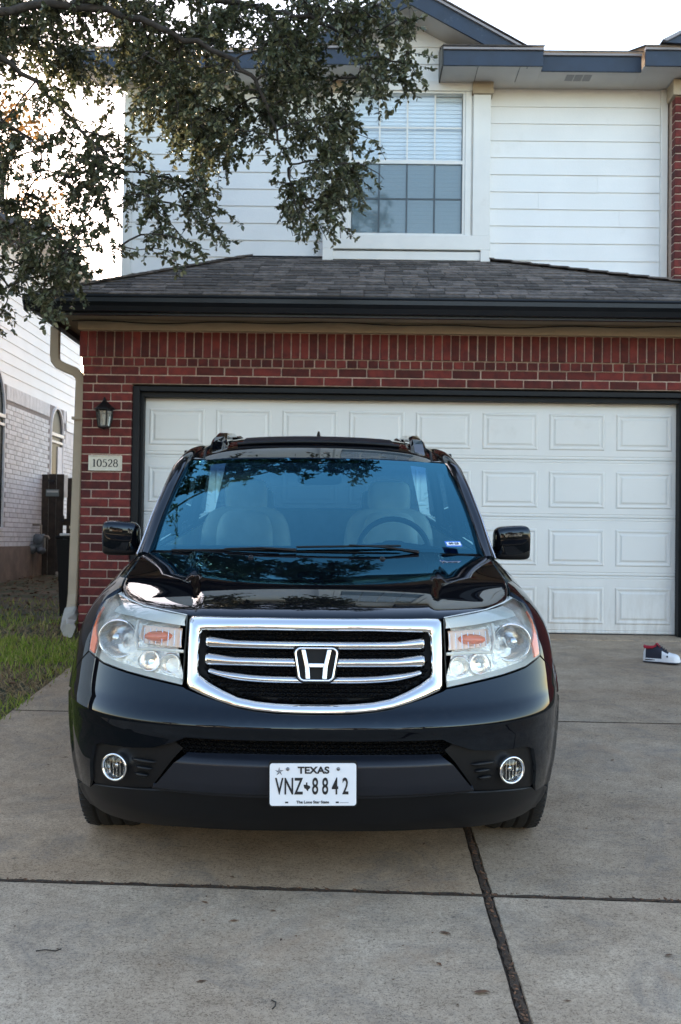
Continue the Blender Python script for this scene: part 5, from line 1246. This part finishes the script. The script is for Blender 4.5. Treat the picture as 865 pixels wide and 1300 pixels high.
def cabin():
    d = MB(); V = []
    xs = np.linspace(-.78, .78, 21)
    pr = [(1.46, 1.125), (1.60, 1.150), (1.80, 1.155), (1.92, 1.13), (1.98, 1.05), (2.0, .75)]
    for x in xs:
        for (y, z) in pr: V.append((x, y, z + (.03 * math.exp(-((x - .40) / .16) ** 2) if 1.7 < y < 1.95 else 0)))
    m_ = len(pr); d.add(V, [(i*m_ + k, (i+1)*m_ + k, (i+1)*m_ + k + 1, i*m_ + k + 1) for i in range(len(xs) - 1) for k in range(m_ - 1)], True); d.build('dashboard', dash_m, CAR, fix=False)
    fl = MB(); fl.box(-.80, .80, 1.40, 4.65, .30, .36); fl.build('cabin_floor', cabin_m, CAR)
    hl = MB(); hl.add([(-.68, 2.2, 1.60), (.68, 2.2, 1.60), (.68, 4.5, 1.66), (-.68, 4.5, 1.66)], [(0, 1, 2, 3)]); hl.build('headliner', mat('headliner', (0.42, 0.40, 0.36), 0.9), CAR, fix=False)
    for s in (-1, 1):
        dl = MB(); dl.box(*sorted((s * .78, s * .80)), 1.5, 4.6, .36, 1.14); dl.build('door_lining', seat_m, CAR)
        S = empty('front_seat'); S.parent = CAR; S.location = (s * .42, 2.58, .80)
        superell((0, .06, .16), .265, .10, .36, .5, .5).build('backrest', seat_m, S)
        superell((0, .02, .20), .17, .10, .30, .5, .5).build('back_cushion', seat_m, S)
        superell((0, .09, .575), .125, .065, .105, .5, .5).build('headrest', seat_m, S)
        for q in (-.05, .05):
            t = MB(); t.tube([(q, .08, .44), (q, .09, .52)], .008, 6); t.build('headrest_post', chrome2_m, S)
        superell((0, -.22, -.22), .26, .28, .11, .5, .5).build('cushion', seat_m, S)
    R2 = empty('rear_seat'); R2.parent = CAR; R2.location = (0, 3.6, .8)
    superell((0, .08, .12), .68, .12, .34, .4, .4).build('backrest', seat_m, R2)
    for x in (-.42, .42): superell((x, .10, .50), .12, .06, .09, .5, .5).build('headrest', seat_m, R2)
    st = empty('steering_wheel'); st.parent = CAR; st.location = (.41, 2.03, 1.115); st.rotation_euler = (R(-25), 0, 0)
    t = MB(); t.tube([(.187 * math.cos(2 * math.pi * i / 40), 0, .187 * math.sin(2 * math.pi * i / 40)) for i in range(41)], .015, 10, cap=False); t.build('wheel_rim', dash_m, st)
    superell((0, .02, 0), .075, .035, .065, .6, .6).build('hub', dash_m, st)
    t = MB()
    for a in (10, 170, 270): t.tube([(.05 * math.cos(R(a)), .01, .05 * math.sin(R(a))), (.18 * math.cos(R(a)), 0, .18 * math.sin(R(a)))], .013, 8)
    t.build('spoke', dash_m, st)
    rm = empty('interior_mirror'); rm.parent = CAR; rm.location = (.01, 2.03, 1.50)
    superell((0, 0, 0), .118, .022, .032, .5, .5).build('housing', cabin_m, rm)
    t = MB(); t.tube([(0, -.01, .03), (0, .03, .085)], .012, 8); t.build('stem', dash_m, rm)
    t = MB(); t.box(-.028, .028, -.052, -.046, .028, .046); t.build('toll_tag', white_m, rm)
    # registration sticker inside the lower corner of the windscreen
    k = empty('registration_sticker'); k.parent = CAR; k.location = (.658, 1.455, 1.205); k.rotation_euler = (R(-58), 0, R(12))
    t = MB(); t.box(-.040, .040, 0, .001, -.022, .022); t.build('backing', bluep_m, k)
    t = MB(); t.box(-.034, .036, -.002, -.0005, -.014, .011); t.build('field', white_m, k)
    textobj('month_and_year', '08-25', .021, ink_m, k, (.001, -.003, -.002), (R(90), 0, 0), 1.05, .0006)
cabin()

def wheels():
    tyre = MB(); rr = .375; w = .118
    prof = [(.235, -.085), (.25, -.108), (.30, -w), (.345, -.114), (.366, -.100), (.3745, -.080)]
    for g in (-.05, 0, .05): prof += [(.3750, g - .012), (.3745, g - .007), (.366, g - .005), (.366, g + .005), (.3745, g + .007), (.375, g + .012)]
    prof += [(.3745, .080), (.366, .100), (.345, .114), (.30, w), (.25, .108), (.235, .085)]
    tyre.lathe(prof, (0, 0, 0), 'x', 56)
    sip = MB()
    for k in range(64):
        t = 2 * math.pi * k / 64
        for sx in (-1, 1):
            c, s_ = math.cos(t), math.sin(t)
            sip.tube([(sx * .066, .372 * c, .372 * s_), (sx * .104, .3655 * math.cos(t + .03), .3655 * math.sin(t + .03))], .006, 4)
    rim = MB(); rim.lathe([(.238, -.08), (.242, -.09), (.230, -.085), (.222, -.05), (.222, .085), (.238, .09)], (0, 0, 0), 'x', 48)
    for k in range(5):
        a = 2 * math.pi * k / 5
        rim.tube([(-.075, .04 * math.cos(a), .04 * math.sin(a)), (-.085, .13 * math.cos(a), .13 * math.sin(a)), (-.078, .228 * math.cos(a), .228 * math.sin(a))], [.034, .028, .032], 8)
    rim.lathe([(0, -.10), (.05, -.098), (.065, -.08), (.065, -.03)], (0, 0, 0), 'x', 24)
    hub = MB(); hub.lathe([(.0, -.02), (.16, -.02), (.16, 0.0), (.0, 0.0)], (0, 0, 0), 'x', 32)
    first = None
    for ya in (AXF, AXR):
        for s in (-1, 1):
            wE = empty('wheel'); wE.parent = CAR; wE.location = (s * .848, ya, .372); wE.rotation_euler = (0, 0, 0 if s < 0 else math.pi)
            if first is None:
                first = [tyre.build('tyre', rubber_m, wE), tag(sip.build('tread_block', rubber_m, wE), kind='stuff'), rim.build('rim', rim_m, wE), hub.build('brake_disc', bolt_m, wE)]
            else:
                for o in first:
                    c = o.copy(); link(c, wE)
wheels()

def number_plate():
    y = -.036; P = empty('license_plate'); P.parent = CAR; P.location = (-.002, y, .4615); P.rotation_euler = (R(-2), R(-.6), 0)
    def rrect(w, h, r, n=6):
        return [(cx * (w - r) + r * math.cos(R(a0 + 90 * k / n)), cz * (h - r) + r * math.sin(R(a0 + 90 * k / n))) for (cx, cz, a0) in ((1, 1, 0), (-1, 1, 90), (-1, -1, 180), (1, -1, 270)) for k in range(n + 1)]
    b = MB(); b.prism(rrect(.1555, .081, .012), 'y', .003, .026); b.build('plate_frame', black_m, P)
    b = MB(); b.prism(rrect(.1515, .0755, .010), 'y', -.001, .0029); b.build('plate_face', plate_m, P)
    rot = (R(90), 0, 0); f = -.0024
    textobj('state_name', 'TEXAS', .0335, ink_m, P, (.002, f, .0505), rot, 1.12, .0011)
    for ch, x in zip('VNZ8842', (-.118, -.0845, -.0505, .0075, .0425, .0775, .1135)):
        textobj('plate_character', ch, .083, ink_m, P, (x, f, -.0085), rot, .55, .0013)
    b = MB(); b.prism([(-.0335, .004), (-.0245, .004), (-.0245, .012), (-.0195, .012), (-.0195, .003), (-.0105, -.001), (-.010, -.008), (-.016, -.013), (-.0175, -.0195), (-.021, -.017), (-.0255, -.010), (-.0285, -.011), (-.031, -.006)], 'y', f - .0003, f); b.v = [(x, yy, z - .004) for x, yy, z in b.v]; b.build('state_outline', ink_m, P)
    textobj('motto', 'The Lone Star State', .0135, ink_m, P, (-.001, f, -.0625), rot, 1.05, .0003)
    st = []
    for k in range(10):
        a = R(90 + 36 * k); r = .0165 if k % 2 == 0 else .0055; st.append((-.118 + r * math.cos(a), .047 + r * math.sin(a)))
    b = MB()
    for k in range(5):
        c_ = (-.118, .047); p = st[2 * k]; q = st[(2 * k + 1) % 10]; b.prism([c_, p, q], 'y', f - .0003, f)
    b.build('star_print', ink_m, P)
    b = MB()
    for k in range(5):
        p = st[2 * k]; q = st[(2 * k - 1) % 10]; c_ = (-.118, .047); b.prism([c_, q, p], 'y', f - .0003, f)
    b.build('star_print', mat('star_grey', (0.45, 0.46, 0.5), 0.5), P)
    b = MB(); b.box(-.0975, -.0865, f - .0003, f, -.066, -.0605); b.box(.0795, .0905, f - .0003, f, -.066, -.0605); b.build('plate_mark', ink_m, P)
    b = MB(); b.box(.094, .125, f - .0003, f, -.0655, -.0625); b.build('small_print', mat('star_grey', (0, 0, 0)), P)
    for x in (-.0885, .0885):
        b = MB(); b.lathe([(0, -.007), (.0045, -.0065), (.0062, -.004), (.0065, -.001)], (x, 0, .056), 'y', 14); b.build('bolt', bolt_m, P)
number_plate()
# ------------------------------------------------------------------ vegetation
def leaf_mesh(P, D, Nn, ln, wd, curl=0.12):
    """Arrays of leaf positions, directions, normals, lengths, widths -> verts, faces (one six-sided leaf each)."""
    D = D / np.linalg.norm(D, axis=1, keepdims=True); S = np.cross(D, Nn); S /= np.maximum(np.linalg.norm(S, axis=1, keepdims=True), 1e-6); U = np.cross(S, D)
    pat = [(0, 0, 0), (.28, .46, .10), (.70, .42, .06), (1.0, 0, -.6), (.70, -.42, .06), (.28, -.46, .10)]
    k = len(P); V = np.empty((k, 6, 3))
    for i, (a, s, c) in enumerate(pat): V[:, i] = P + D * (ln * a)[:, None] + S * (wd * s)[:, None] + U * (ln * curl * c)[:, None]
    return V.reshape(-1, 3), np.arange(k * 6).reshape(k, 6)
def leaf_object(name, P, D, Nn, ln, wd, m, parent):
    V, F = leaf_mesh(P, D, Nn, ln, wd); me = bpy.data.meshes.new(name)
    k = len(F); me.vertices.add(len(V)); me.vertices.foreach_set('co', V.astype(np.float32).ravel())
    me.loops.add(k * 6); me.loops.foreach_set('vertex_index', F.astype(np.int32).ravel())
    me.polygons.add(k); me.polygons.foreach_set('loop_start', np.arange(0, k * 6, 6, dtype=np.int32)); me.polygons.foreach_set('loop_total', np.full(k, 6, dtype=np.int32))
    me.update(calc_edges=True); me.validate(); me.materials.append(m)
    return link(bpy.data.objects.new(name, me), parent)

def oak():
    base = Vector((-5.45, -4.9, plane_z(-4.9) - 0.1)); T = empty('oak_tree', base); tag(T, 'live oak with small dark leaves hanging over the garage roof', 'tree')
    V3 = lambda *p: Vector(p)
    tr = MB(); tr.tube([V3(-5.45, -4.9, -.5), V3(-5.42, -4.88, .1), V3(-5.35, -4.85, 1.2), V3(-5.2, -4.8, 2.2), V3(-5.0, -4.7, 2.7)], [.34, .24, .20, .185, .17], 14); o = tr.build('trunk', bark_m, T); o.location = -base
    limbs = [
        ([(-5.0, -4.7, 2.65), (-4.1, -4.2, 3.35), (-3.49, -2.60, 4.39), (-2.57, -2.32, 4.62), (-1.86, -2.25, 4.46), (-1.36, -2.20, 4.23), (-1.15, -2.15, 3.93), (-1.02, -2.10, 3.58)], .046),
        ([(-5.0, -4.7, 2.65), (-4.6, -4.6, 3.9), (-4.0, -3.0, 4.9), (-2.92, -2.2, 5.2), (-1.65, -1.9, 5.15), (-0.85, -1.9, 4.9), (-0.45, -1.95, 4.55)], .040),
        ([(-5.0, -4.7, 2.65), (-4.9, -3.8, 3.5), (-4.3, -2.9, 3.9), (-3.84, -1.50, 4.37), (-3.03, -1.40, 3.90)], .075),
        ([(-5.0, -4.7, 2.65), (-4.8, -5.4, 3.9), (-4.0, -6.2, 4.8)], .085),
        ([(-2.57, -2.32, 4.62), (-2.11, -2.00, 4.88), (-1.30, -1.90, 4.83), (-0.73, -1.95, 4.65), (-0.33, -2.00, 4.31)], .04),
        ([(-3.49, -2.60, 4.39), (-3.03, -2.20, 4.25), (-2.63, -2.00, 3.90), (-2.34, -1.90, 3.56)], .03),
        ([(-4.6, -4.6, 3.9), (-4.9, -4.0, 5.2), (-4.6, -3.4, 6.2), (-4.0, -3.0, 6.6)], .07)]
    def smooth_path(pts, n=6):
        P = [Vector(p) for p in pts]; out = []
        for i in range(len(P) - 1):
            p0, p1, p2, p3 = P[max(i-1, 0)], P[i], P[i+1], P[min(i+2, len(P)-1)]
            for k in range(n):
                t = k / n; out.append(0.5 * ((2*p1) + (p2 - p0)*t + (2*p0 - 5*p1 + 4*p2 - p3)*t*t + (-p0 + 3*p1 - 3*p2 + p3)*t**3))
        return out + [P[-1]]
    paths = []
    for pts, r in limbs:
        pa = smooth_path(pts); n = len(pa); pa = [p + Vector((rnd.gauss(0, .012), rnd.gauss(0, .012), rnd.gauss(0, .012))) for p in pa]
        b = MB(); b.tube(pa, [max(.008, r * (1 - .88 * i / (n - 1))) for i in range(n)], 8); o = b.build('limb', bark_m, T); o.location = -base; paths.append(pa)
    nodes_ = [p for pa in paths for p in pa[4:]]
    # where the leaf sprays end: explicit hanging tips, then a random fill of the crown
    low = np.array([(-4.07, 2.52), (-3.32, 2.36), (-2.93, 2.55), (-2.70, 2.43), (-2.47, 2.75), (-2.25, 3.35), (-2.05, 3.27), (-1.91, 3.03), (-1.65, 2.87), (-1.51, 2.89), (-1.37, 3.35), (-1.18, 3.67), (-1.05, 3.39), (-0.91, 3.03), (-0.71, 2.96), (-0.52, 3.17), (-0.36, 3.44), (-0.25, 3.85), (-0.06, 4.14), (0.05, 4.37)])
    tips = [(-2.72, -2.20, 2.36), (-2.82, -2.10, 2.58), (-2.55, -2.30, 2.66), (-2.94, -2.30, 2.87), (-1.71, -2.20, 2.85), (-1.79, -2.10, 3.01), (-1.56, -2.25, 2.87), (-1.49, -2.10, 3.03), (-1.94, -2.20, 3.10),
            (-0.91, -2.20, 3.03), (-0.99, -2.10, 3.17), (-0.73, -2.20, 2.98), (-0.61, -2.15, 3.01), (-0.50, -2.20, 3.19), (-0.82, -2.10, 3.27), (-0.36, -2.20, 3.35), (-0.20, -2.20, 3.44), (-0.27, -2.15, 3.73), (-0.04, -2.20, 4.09), (0.01, -2.20, 4.18), (-0.18, -2.10, 4.27), (-0.15, -2.20, 4.42), (-0.41, -2.20, 3.81), (-0.56, -2.10, 3.67),
            (-2.34, -2.20, 3.04), (-2.23, -2.10, 3.27), (-1.33, -2.20, 3.67), (-1.10, -2.20, 3.56)]
    tips += [(-2.77, -1.8, 2.49), (-2.88, -1.7, 2.64), (-2.62, -1.9, 2.81), (-2.71, -1.8, 3.01), (-2.53, -1.9, 2.72), (-3.0, -1.8, 2.9), (-2.80, -1.7, 2.75), (-2.66, -1.75, 2.62), (-2.9, -1.9, 2.55)]
    spr = [(Vector((t[0] - (.12 if t[0] > -.6 else 0), t[1], t[2])), 1.0) for t in tips]
    while len(spr) < 540:
        if rnd.random() < .72:
            x = rnd.uniform(-3.6, .10); z = 2.4 + 2.5 * rnd.random(); y = rnd.uniform(-2.35, -1.2)
            if z < np.interp(x + .12, low[:, 0], low[:, 1]) + .07 or (x > -.45 and rnd.random() < .55): continue
            if z < np.interp(x, low[:, 0], low[:, 1]) + .75 and rnd.random() < .5: continue
            if x < -2.16 and z < 4.35 and rnd.random() < .42: continue
            if -1.51 < x < -1.10 and z < 3.85: continue
            spr.append((Vector((x, y, z)), 1.0))
        else:
            x = rnd.uniform(-6.6, -3.3); y = rnd.uniform(-6.6, -1.4); z = rnd.uniform(3.3, 7.0)
            if ((x + 3.4) / 3.6) ** 2 + ((y + 4.2) / 2.8) ** 2 + ((z - 4.6) / 2.5) ** 2 > 1: continue
            if y < -2.6 and x > -4.2: continue        # open air over the car's nose
            spr.append((Vector((x, y, z)), .8))
    tw = MB(); P = []; D = []; NN = []
    for tip, dens in spr:
        # parent node: near, and preferably higher and to the left
        best = min(nodes_, key=lambda q: (q - tip).length + (0.9 if q.z < tip.z else 0) + rnd.uniform(0, .25))
        d0 = tip - best
        if d0.length > 1.5: best = tip - d0.normalized() * rnd.uniform(.9, 1.3)
        n = 9; mid = best.lerp(tip, .5) + Vector((rnd.gauss(0, .07), rnd.gauss(0, .07), .10 + .12 * rnd.random()))
        br = []
        for i in range(n):
            t = i / (n - 1); br.append(best * (1-t)**2 + mid * 2*t*(1-t) + tip * t*t + Vector((rnd.gauss(0, .010), rnd.gauss(0, .010), rnd.gauss(0, .008))))
        tw.tube(br, [.0085 * (1 - .75 * i / (n - 1)) for i in range(n)], 5, cap=False)
        if d0.length < 1.5: nodes_.append(br[4])
        L = sum((br[i+1] - br[i]).length for i in range(n - 1)); nt = int(5 + 13 * L)
        for _ in range(nt):
            f = .12 + .88 * rnd.random() ** .75; i = min(int(f * (n - 1)), n - 2); q = br[i].lerp(br[i+1], f * (n - 1) - i)
            ax = (br[i+1] - br[i]).normalized(); dv = (ax * rnd.uniform(.2, 1.0) + Vector((rnd.gauss(0, .7), rnd.gauss(0, .7), rnd.gauss(-.25, .5)))).normalized()
            tl = rnd.uniform(.06, .22); pts = [q + dv * tl * s + Vector((0, 0, -.18 * (tl * s) ** 1.0 * s)) for s in (0, .35, .7, 1)]
            tw.tube(pts, [.0030, .0026, .002, .0014], 3, cap=False)
            nl = int((9 + tl * 74) * dens)
            for _l in range(nl):
                s = rnd.random() ** .8; k = min(int(s * 3), 2); pp = pts[k].lerp(pts[k+1], s * 3 - k)
                ld = (dv * rnd.uniform(.2, 1.1) + Vector((rnd.gauss(0, .75), rnd.gauss(0, .75), rnd.gauss(-.1, .6))))
                P.append(pp); D.append(ld); NN.append((rnd.gauss(0, .6), rnd.gauss(0, .6), 1.0))
    o = tw.build('twig', bark_m, T, fix=False); o.location = -base
    P = np.array([tuple(p) for p in P]); D = np.array([tuple(p) for p in D]); NN = np.array(NN); k = len(P)
    ln = nrnd.uniform(.022, .054, k); wd = ln * nrnd.uniform(.44, .62, k)
    print('oak leaves', k)
    o = leaf_object('crown', P - np.array(base), D, NN, ln, wd, oakleaf_m, T)
oak()

def simple_tree(name, label, loc, h, r, n, ls, m, seed, group=None, trunk=.18):
    g = random.Random(seed); T = empty(name, loc); tag(T, label, 'tree', group)
    b = MB(); b.tube([(0, 0, -.3), (g.gauss(0, .1), g.gauss(0, .1), h * .25), (g.gauss(0, .2), g.gauss(0, .2), h * .55), (0, 0, h * .85)], [trunk * 1.3, trunk, trunk * .6, .04], 10); b.build('trunk', bark_m, T)
    bl = []
    for i in range(16):
        a = g.uniform(0, 6.28); q = g.random() ** .6; zz = g.uniform(.38, .98); w = math.sin(min(1, (1.03 - zz) / .62) * math.pi / 2 + .15) ; c = Vector((r * q * w * math.cos(a), r * q * w * math.sin(a), h * zz)); bl.append((c, r * g.uniform(.22, .42)))
        lb = MB(); lb.tube([(0, 0, h * zz * .55), c * .5 + Vector((0, 0, h * zz * .30)), c], [.06, .04, .012], 5); lb.build('limb', bark_m, T)
    rs = np.random.default_rng(seed); idx = rs.integers(0, len(bl), n); C = np.array([tuple(b_[0]) for b_ in bl])[idx]; rad = np.array([b_[1] for b_ in bl])[idx]
    dv = rs.normal(size=(n, 3)); dv /= np.linalg.norm(dv, axis=1, keepdims=True); P = C + dv * (rad * rs.uniform(.35, 1.1, n))[:, None] * np.array([1, 1, .8])
    ln = ls * rs.uniform(.6, 1.3, n)
    leaf_object('crown', P, rs.normal(size=(n, 3)), rs.normal(size=(n, 3)) + np.array([0, 0, .6]), ln, ln * .5, m, T); return T
simple_tree('background_tree', 'sunlit autumn tree glimpsed behind the neighbouring house at left', (-12.5, 27, .2), 15.5, 3.2, 3000, .20, autumn_m, 5)
simple_tree('street_tree', 'brown leaved tree across the street behind the viewer, nearest the driveway line', (2.5, -27.5, -1), 7.0, 3.0, 5000, .24, autumn_m, 21, 'trees across the street')
simple_tree('street_tree', 'green tree across the street behind the viewer, left of the driveway', (-9.5, -28, -1), 8.0, 3.4, 5000, .26, farleaf_m, 22, 'trees across the street')
simple_tree('street_tree', 'tall mixed tree across the street behind the viewer, right of the driveway', (12, -29, -1), 9.0, 3.6, 5000, .28, farleaf_m, 23, 'trees across the street')
simple_tree('street_tree', 'wide autumn tree far left across the street behind the viewer', (-21, -30, -1), 9.0, 4.0, 5000, .30, autumn_m, 24, 'trees across the street')

def far_house(x, label, wallm, seed):
    T = empty('opposite_house', (x, -38, -1.05)); tag(T, label, 'house', 'houses across the street')
    b = MB(); b.box(-6, 6, -4, 4, 0, 4.6); b.build('wall', wallm, T)
    b = MB(); b.add([(-6.5, -4.5, 4.6), (6.5, -4.5, 4.6), (6.5, 4.5, 4.6), (-6.5, 4.5, 4.6), (-3, 0, 7.0), (3, 0, 7.0)], [(0, 1, 5, 4), (1, 2, 5), (2, 3, 4, 5), (3, 0, 4), (0, 3, 2, 1)]); b.build('roof', farroof_m, T)
    b = MB(); b.box(-5.2, -0.4, 4.0, 4.05, 0.0, 2.2, .01); b.build('garage_door', door_m, T)
    for wx in (1.2, 3.6):
        b = MB(); b.box(wx, wx + 1.3, 4.0, 4.04, 0.9, 2.3); w = b.build('window', farglass_m, T)
        b = MB(); b.box(wx - .08, wx + 1.38, 4.03, 4.06, 2.301, 2.40); b.box(wx - .08, wx + 1.38, 4.03, 4.06, .80, .899); b.build('frame', trimw_m, w)
far_house(-10, 'tan brick house across the street, behind the viewer to the left', tan_m, 1)
far_house(6.5, 'pale house across the street, behind the viewer to the right', siding_w, 2)

def grass():
    n = 60000; g = np.random.default_rng(3)
    x = g.uniform(-6.6, -2.56, n); y = -4.6 + 7.6 * g.random(n) ** .8; 
    # patchy cover: green band near the house, dry band towards the drive
    f = np.sin(x * 2.1 + 1.3) * .35 + np.sin(y * 2.7 + x) * .45 + g.normal(0, .35, n)
    bare = (y > -.5) & (g.random(n) < np.clip(.35 + .4 * (y + .5), 0, .93))
    keep = ~bare & ~((x > -2.98) & (y > -.55)); x, y, f = x[keep], y[keep], f[keep]; n = len(x)
    dry = (f + np.where((y > -2.9) & (y < -1.7), .75, np.where(y > -.6, .45, -.35))) > .45
    z = np.array([plane_z(v) for v in y]) - .035; P = np.stack([x, y, z], 1); up = np.stack([g.normal(0, .45, n), g.normal(0, .45, n), np.ones(n)], 1); nn = g.normal(size=(n, 3))
    for nm, sel, m, l0, l1 in (('grass', ~dry, grass_m, .04, .10), ('dry_grass', dry, dry_m, .03, .07)):
        k = sel.sum(); ln = g.uniform(l0, l1, k); u = up[sel].copy()
        if nm == 'dry_grass': u[:, :2] *= 2.2
        o = leaf_object(nm, P[sel], u, nn[sel], ln, np.full(k, .006), m, None)
        tag(o, {'grass': 'short green lawn grass left of the driveway', 'dry_grass': 'straw coloured dead grass along the driveway edge'}[nm], 'grass', kind='stuff')
    k = 4200; P = np.stack([g.uniform(-6.3, -2.66, k), g.uniform(-2.6, 8.6, k), np.zeros(k)], 1); P[:, 2] = [plane_z(v) - .02 + .01 * g.random() for v in P[:, 1]]
    ln = g.uniform(.03, .07, k); o = leaf_object('leaf_litter', P, g.normal(size=(k, 3)) * np.array([1, 1, .15]), g.normal(size=(k, 3)) * .3 + np.array([0, 0, 1]), ln, ln * .45, litter_m, None)
    tag(o, 'brown fallen leaves scattered over the side yard', 'leaf litter', kind='stuff')
grass()

# stray leaves and twigs on the concrete
def drive_leaf(x, y, ln, a, label):
    P = np.array([[0, 0, .003]]); o = leaf_object('fallen_leaf', P, np.array([[math.cos(a), math.sin(a), .08]]), np.array([[.1, .1, 1.0]]), np.array([ln]), np.array([ln * .5]), litter_m, None)
    o.location = (x, y, TS * y + .002); tag(o, label, 'fallen leaf', 'dry leaves on the driveway')
drive_leaf(-.13, -6.76, .055, .1, 'largest dry brown leaf lying near the bottom of the driveway joint')
drive_leaf(-.16, -6.36, .045, 2.6, 'curled dry leaf left of the joint just below the cross joint')
drive_leaf(.52, -6.49, .03, .3, 'small dry leaf alone at the right edge of the driveway')
def bits():
    V = []; F = []; g = random.Random(4)
    for _ in range(420):
        x = g.uniform(-2.5, 2.5); y = -2.0 - 6.2 * g.random(); 
        s = g.uniform(.003, .010) * (1 if g.random() < .82 else 2.4); a = g.uniform(0, 6.28); k = len(V); z = TS * y + .0025; c, q = math.cos(a) * s, math.sin(a) * s
        V += [(x - c, y - q, z), (x + q * .35, y - c * .35, z + .002), (x + c, y + q, z), (x - q * .35, y + c * .35, z + .002)]; F.append((k, k+1, k+2, k+3))
    tag(meshobj('leaf_crumbs', V, F, litter_m), 'tiny leaf crumbs and specks scattered over the concrete', 'debris', kind='stuff')
bits()
def twig(x, y, pts, label):
    b = MB(); b.tube([(p[0], p[1], TS * p[1] + .004 + p[2]) for p in pts], .0022, 5); o = b.build('twig', bark_m); o.location = (x, y, TS * y); tag(o, label, 'twig', 'twigs on the driveway')
twig(-1.48, -6.54, [(-.03, .0, 0), (0, .004, .003), (.035, -.002, .002), (.05, .01, .004)], 'forked dark twig on the concrete at lower left')
twig(-.72, -6.86, [(-.01, .03, 0), (.004, .012, .003), (.004, -.01, .003), (-.004, -.022, .0)], 'curved dark twig on the concrete below the licence plate')

def shoe(name, label, loc, rz, sc=1.0):
    S = empty(name, loc); S.rotation_euler = (R(-4.3) * 0, 0, rz); S.scale = (sc, sc, sc * 1.2); tag(S, label, 'shoe')
    w = smooth_table([(0, .020), (.02, .032), (.07, .036), (.14, .040), (.20, .047), (.245, .043), (.27, .028), (.283, .008)])
    h = smooth_table([(0, .045), (.02, .078), (.06, .082), (.10, .088), (.13, .078), (.17, .055), (.21, .040), (.25, .033), (.27, .024), (.283, .008)])
    def loft(xs, th, base=.026, grow=0.0):
        V = []; n = len(th)
        for x in xs:
            for t in th: V.append((x, (w(x) + grow) * math.copysign(abs(math.cos(t)) ** .75, math.cos(t)), base + (h(x) + grow) * abs(math.sin(t)) ** .8))
        return V, [(i*n + k, (i+1)*n + k, (i+1)*n + k + 1, i*n + k + 1) for i in range(len(xs) - 1) for k in range(n - 1)]
    full = np.linspace(0, math.pi, 17)
    b = MB(); b.add(*loft(np.linspace(.198, .283, 10), full, grow=.001), True)
    for lo, hi in ((0, .27), (.73, 1)): b.add(*loft(np.linspace(.150, .200, 6), np.linspace(lo * math.pi, hi * math.pi, 6), grow=.0015), True)
    b.build('toe_box', shoe_w, S, fix=False)
    b = MB(); b.add(*loft(np.linspace(.092, .205, 10), full, grow=-.001), True)
    for lo, hi in ((0, .34), (.66, 1)): b.add(*loft(np.linspace(.004, .096, 10), np.linspace(lo * math.pi, hi * math.pi, 8), grow=-.001), True)
    b.build('quarter', shoe_n, S, fix=False)
    b = MB()
    for lo, hi in ((0, .30), (.70, 1)): b.add(*loft(np.linspace(.0, .022, 4), np.linspace(lo * math.pi, hi * math.pi, 7), grow=.0015), True)
    b.build('heel_counter', shoe_w, S, fix=False)
    b = MB(); b.tube([(.012, -.024, .098), (.04, -.030, .097), (.075, -.029, .100), (.10, -.020, .112)], .008, 8); b.tube([(.012, .024, .098), (.04, .030, .097), (.075, .029, .100), (.10, .020, .112)], .008, 8); b.tube([(.010, -.024, .098), (.003, 0, .106), (.010, .024, .098)], .008, 8); b.build('collar_lining', shoe_r, S)
    b = MB(); b.add([(.085, -.024, .098), (.085, .024, .098), (.100, .026, .128), (.100, -.026, .128), (.150, -.018, .083), (.150, .018, .083)], [(0, 1, 2, 3), (3, 2, 5, 4)]); b.build('tongue', shoe_r, S, fix=False)
    b = MB()
    for i in range(5):
        x = .108 + i * .016; z = .026 + h(x) + .004; b.tube([(x, -.020, z - .006), (x + .004, 0, z + .003), (x, .020, z - .006)], .0035, 6)
    b.build('lace', shoe_n, S)
    xs = np.linspace(0, .285, 24)
    def sole(z0, z1, g, name_, m_):
        o_ = [(x, w(min(x, .283)) + g) for x in xs] + [(x, -(w(min(x, .283)) + g)) for x in xs[::-1]]; b = MB(); b.prism(o_, 'z', z0, z1); b.build(name_, m_, S)
    sole(0.0, .008, .003, 'outsole', shoe_n); sole(.0082, .028, .005, 'midsole', shoe_w)
    b = MB(); b.box(.02, .10, -.0435, -.035, .014, .022, .003); b.build('air_window', shoe_n, S)
    b = MB()
    for x in (.185, .205, .225): b.lathe([(0, .0015), (.0045, .001)], (x, 0, .026 + h(x) + .001), 'z', 8)
    b.lathe([(.0, -.002), (.007, -.001)], (.195, -.047, .045), 'y', 12); b.build('side_mark', shoe_n, S)
shoe('sneaker', 'white and navy sneaker with red lining lying before the garage door', (1.815, -1.27, TS * -1.32 + .004), R(-30))
shoe('sneaker', 'second sneaker half out of frame at the right edge', (2.245, -.86, TS * -.86 + .004), R(10))

b = MB()
for (x, y, z, r) in ((0, 0, .05, .09), (.10, -.04, .05, .07), (-.09, -.02, .03, .06)):
    sp = superell((x, y, z), r, r * .8, r * .7, .9, .9, 10, 7); b.add([(p[0] + rnd.gauss(0, .008), p[1] + rnd.gauss(0, .008), p[2] + rnd.gauss(0, .008)) for p in sp.v], sp.f)
o = b.build('rubble', mat('pale_rubble', (0.30, 0.26, 0.22), 0.9, var=0.4, vscale=20)); o.location = (-5.35, 8.5, plane_z(8.5) - .02); tag(o, 'small pale clump of rubble at the foot of the fence', 'rubble')
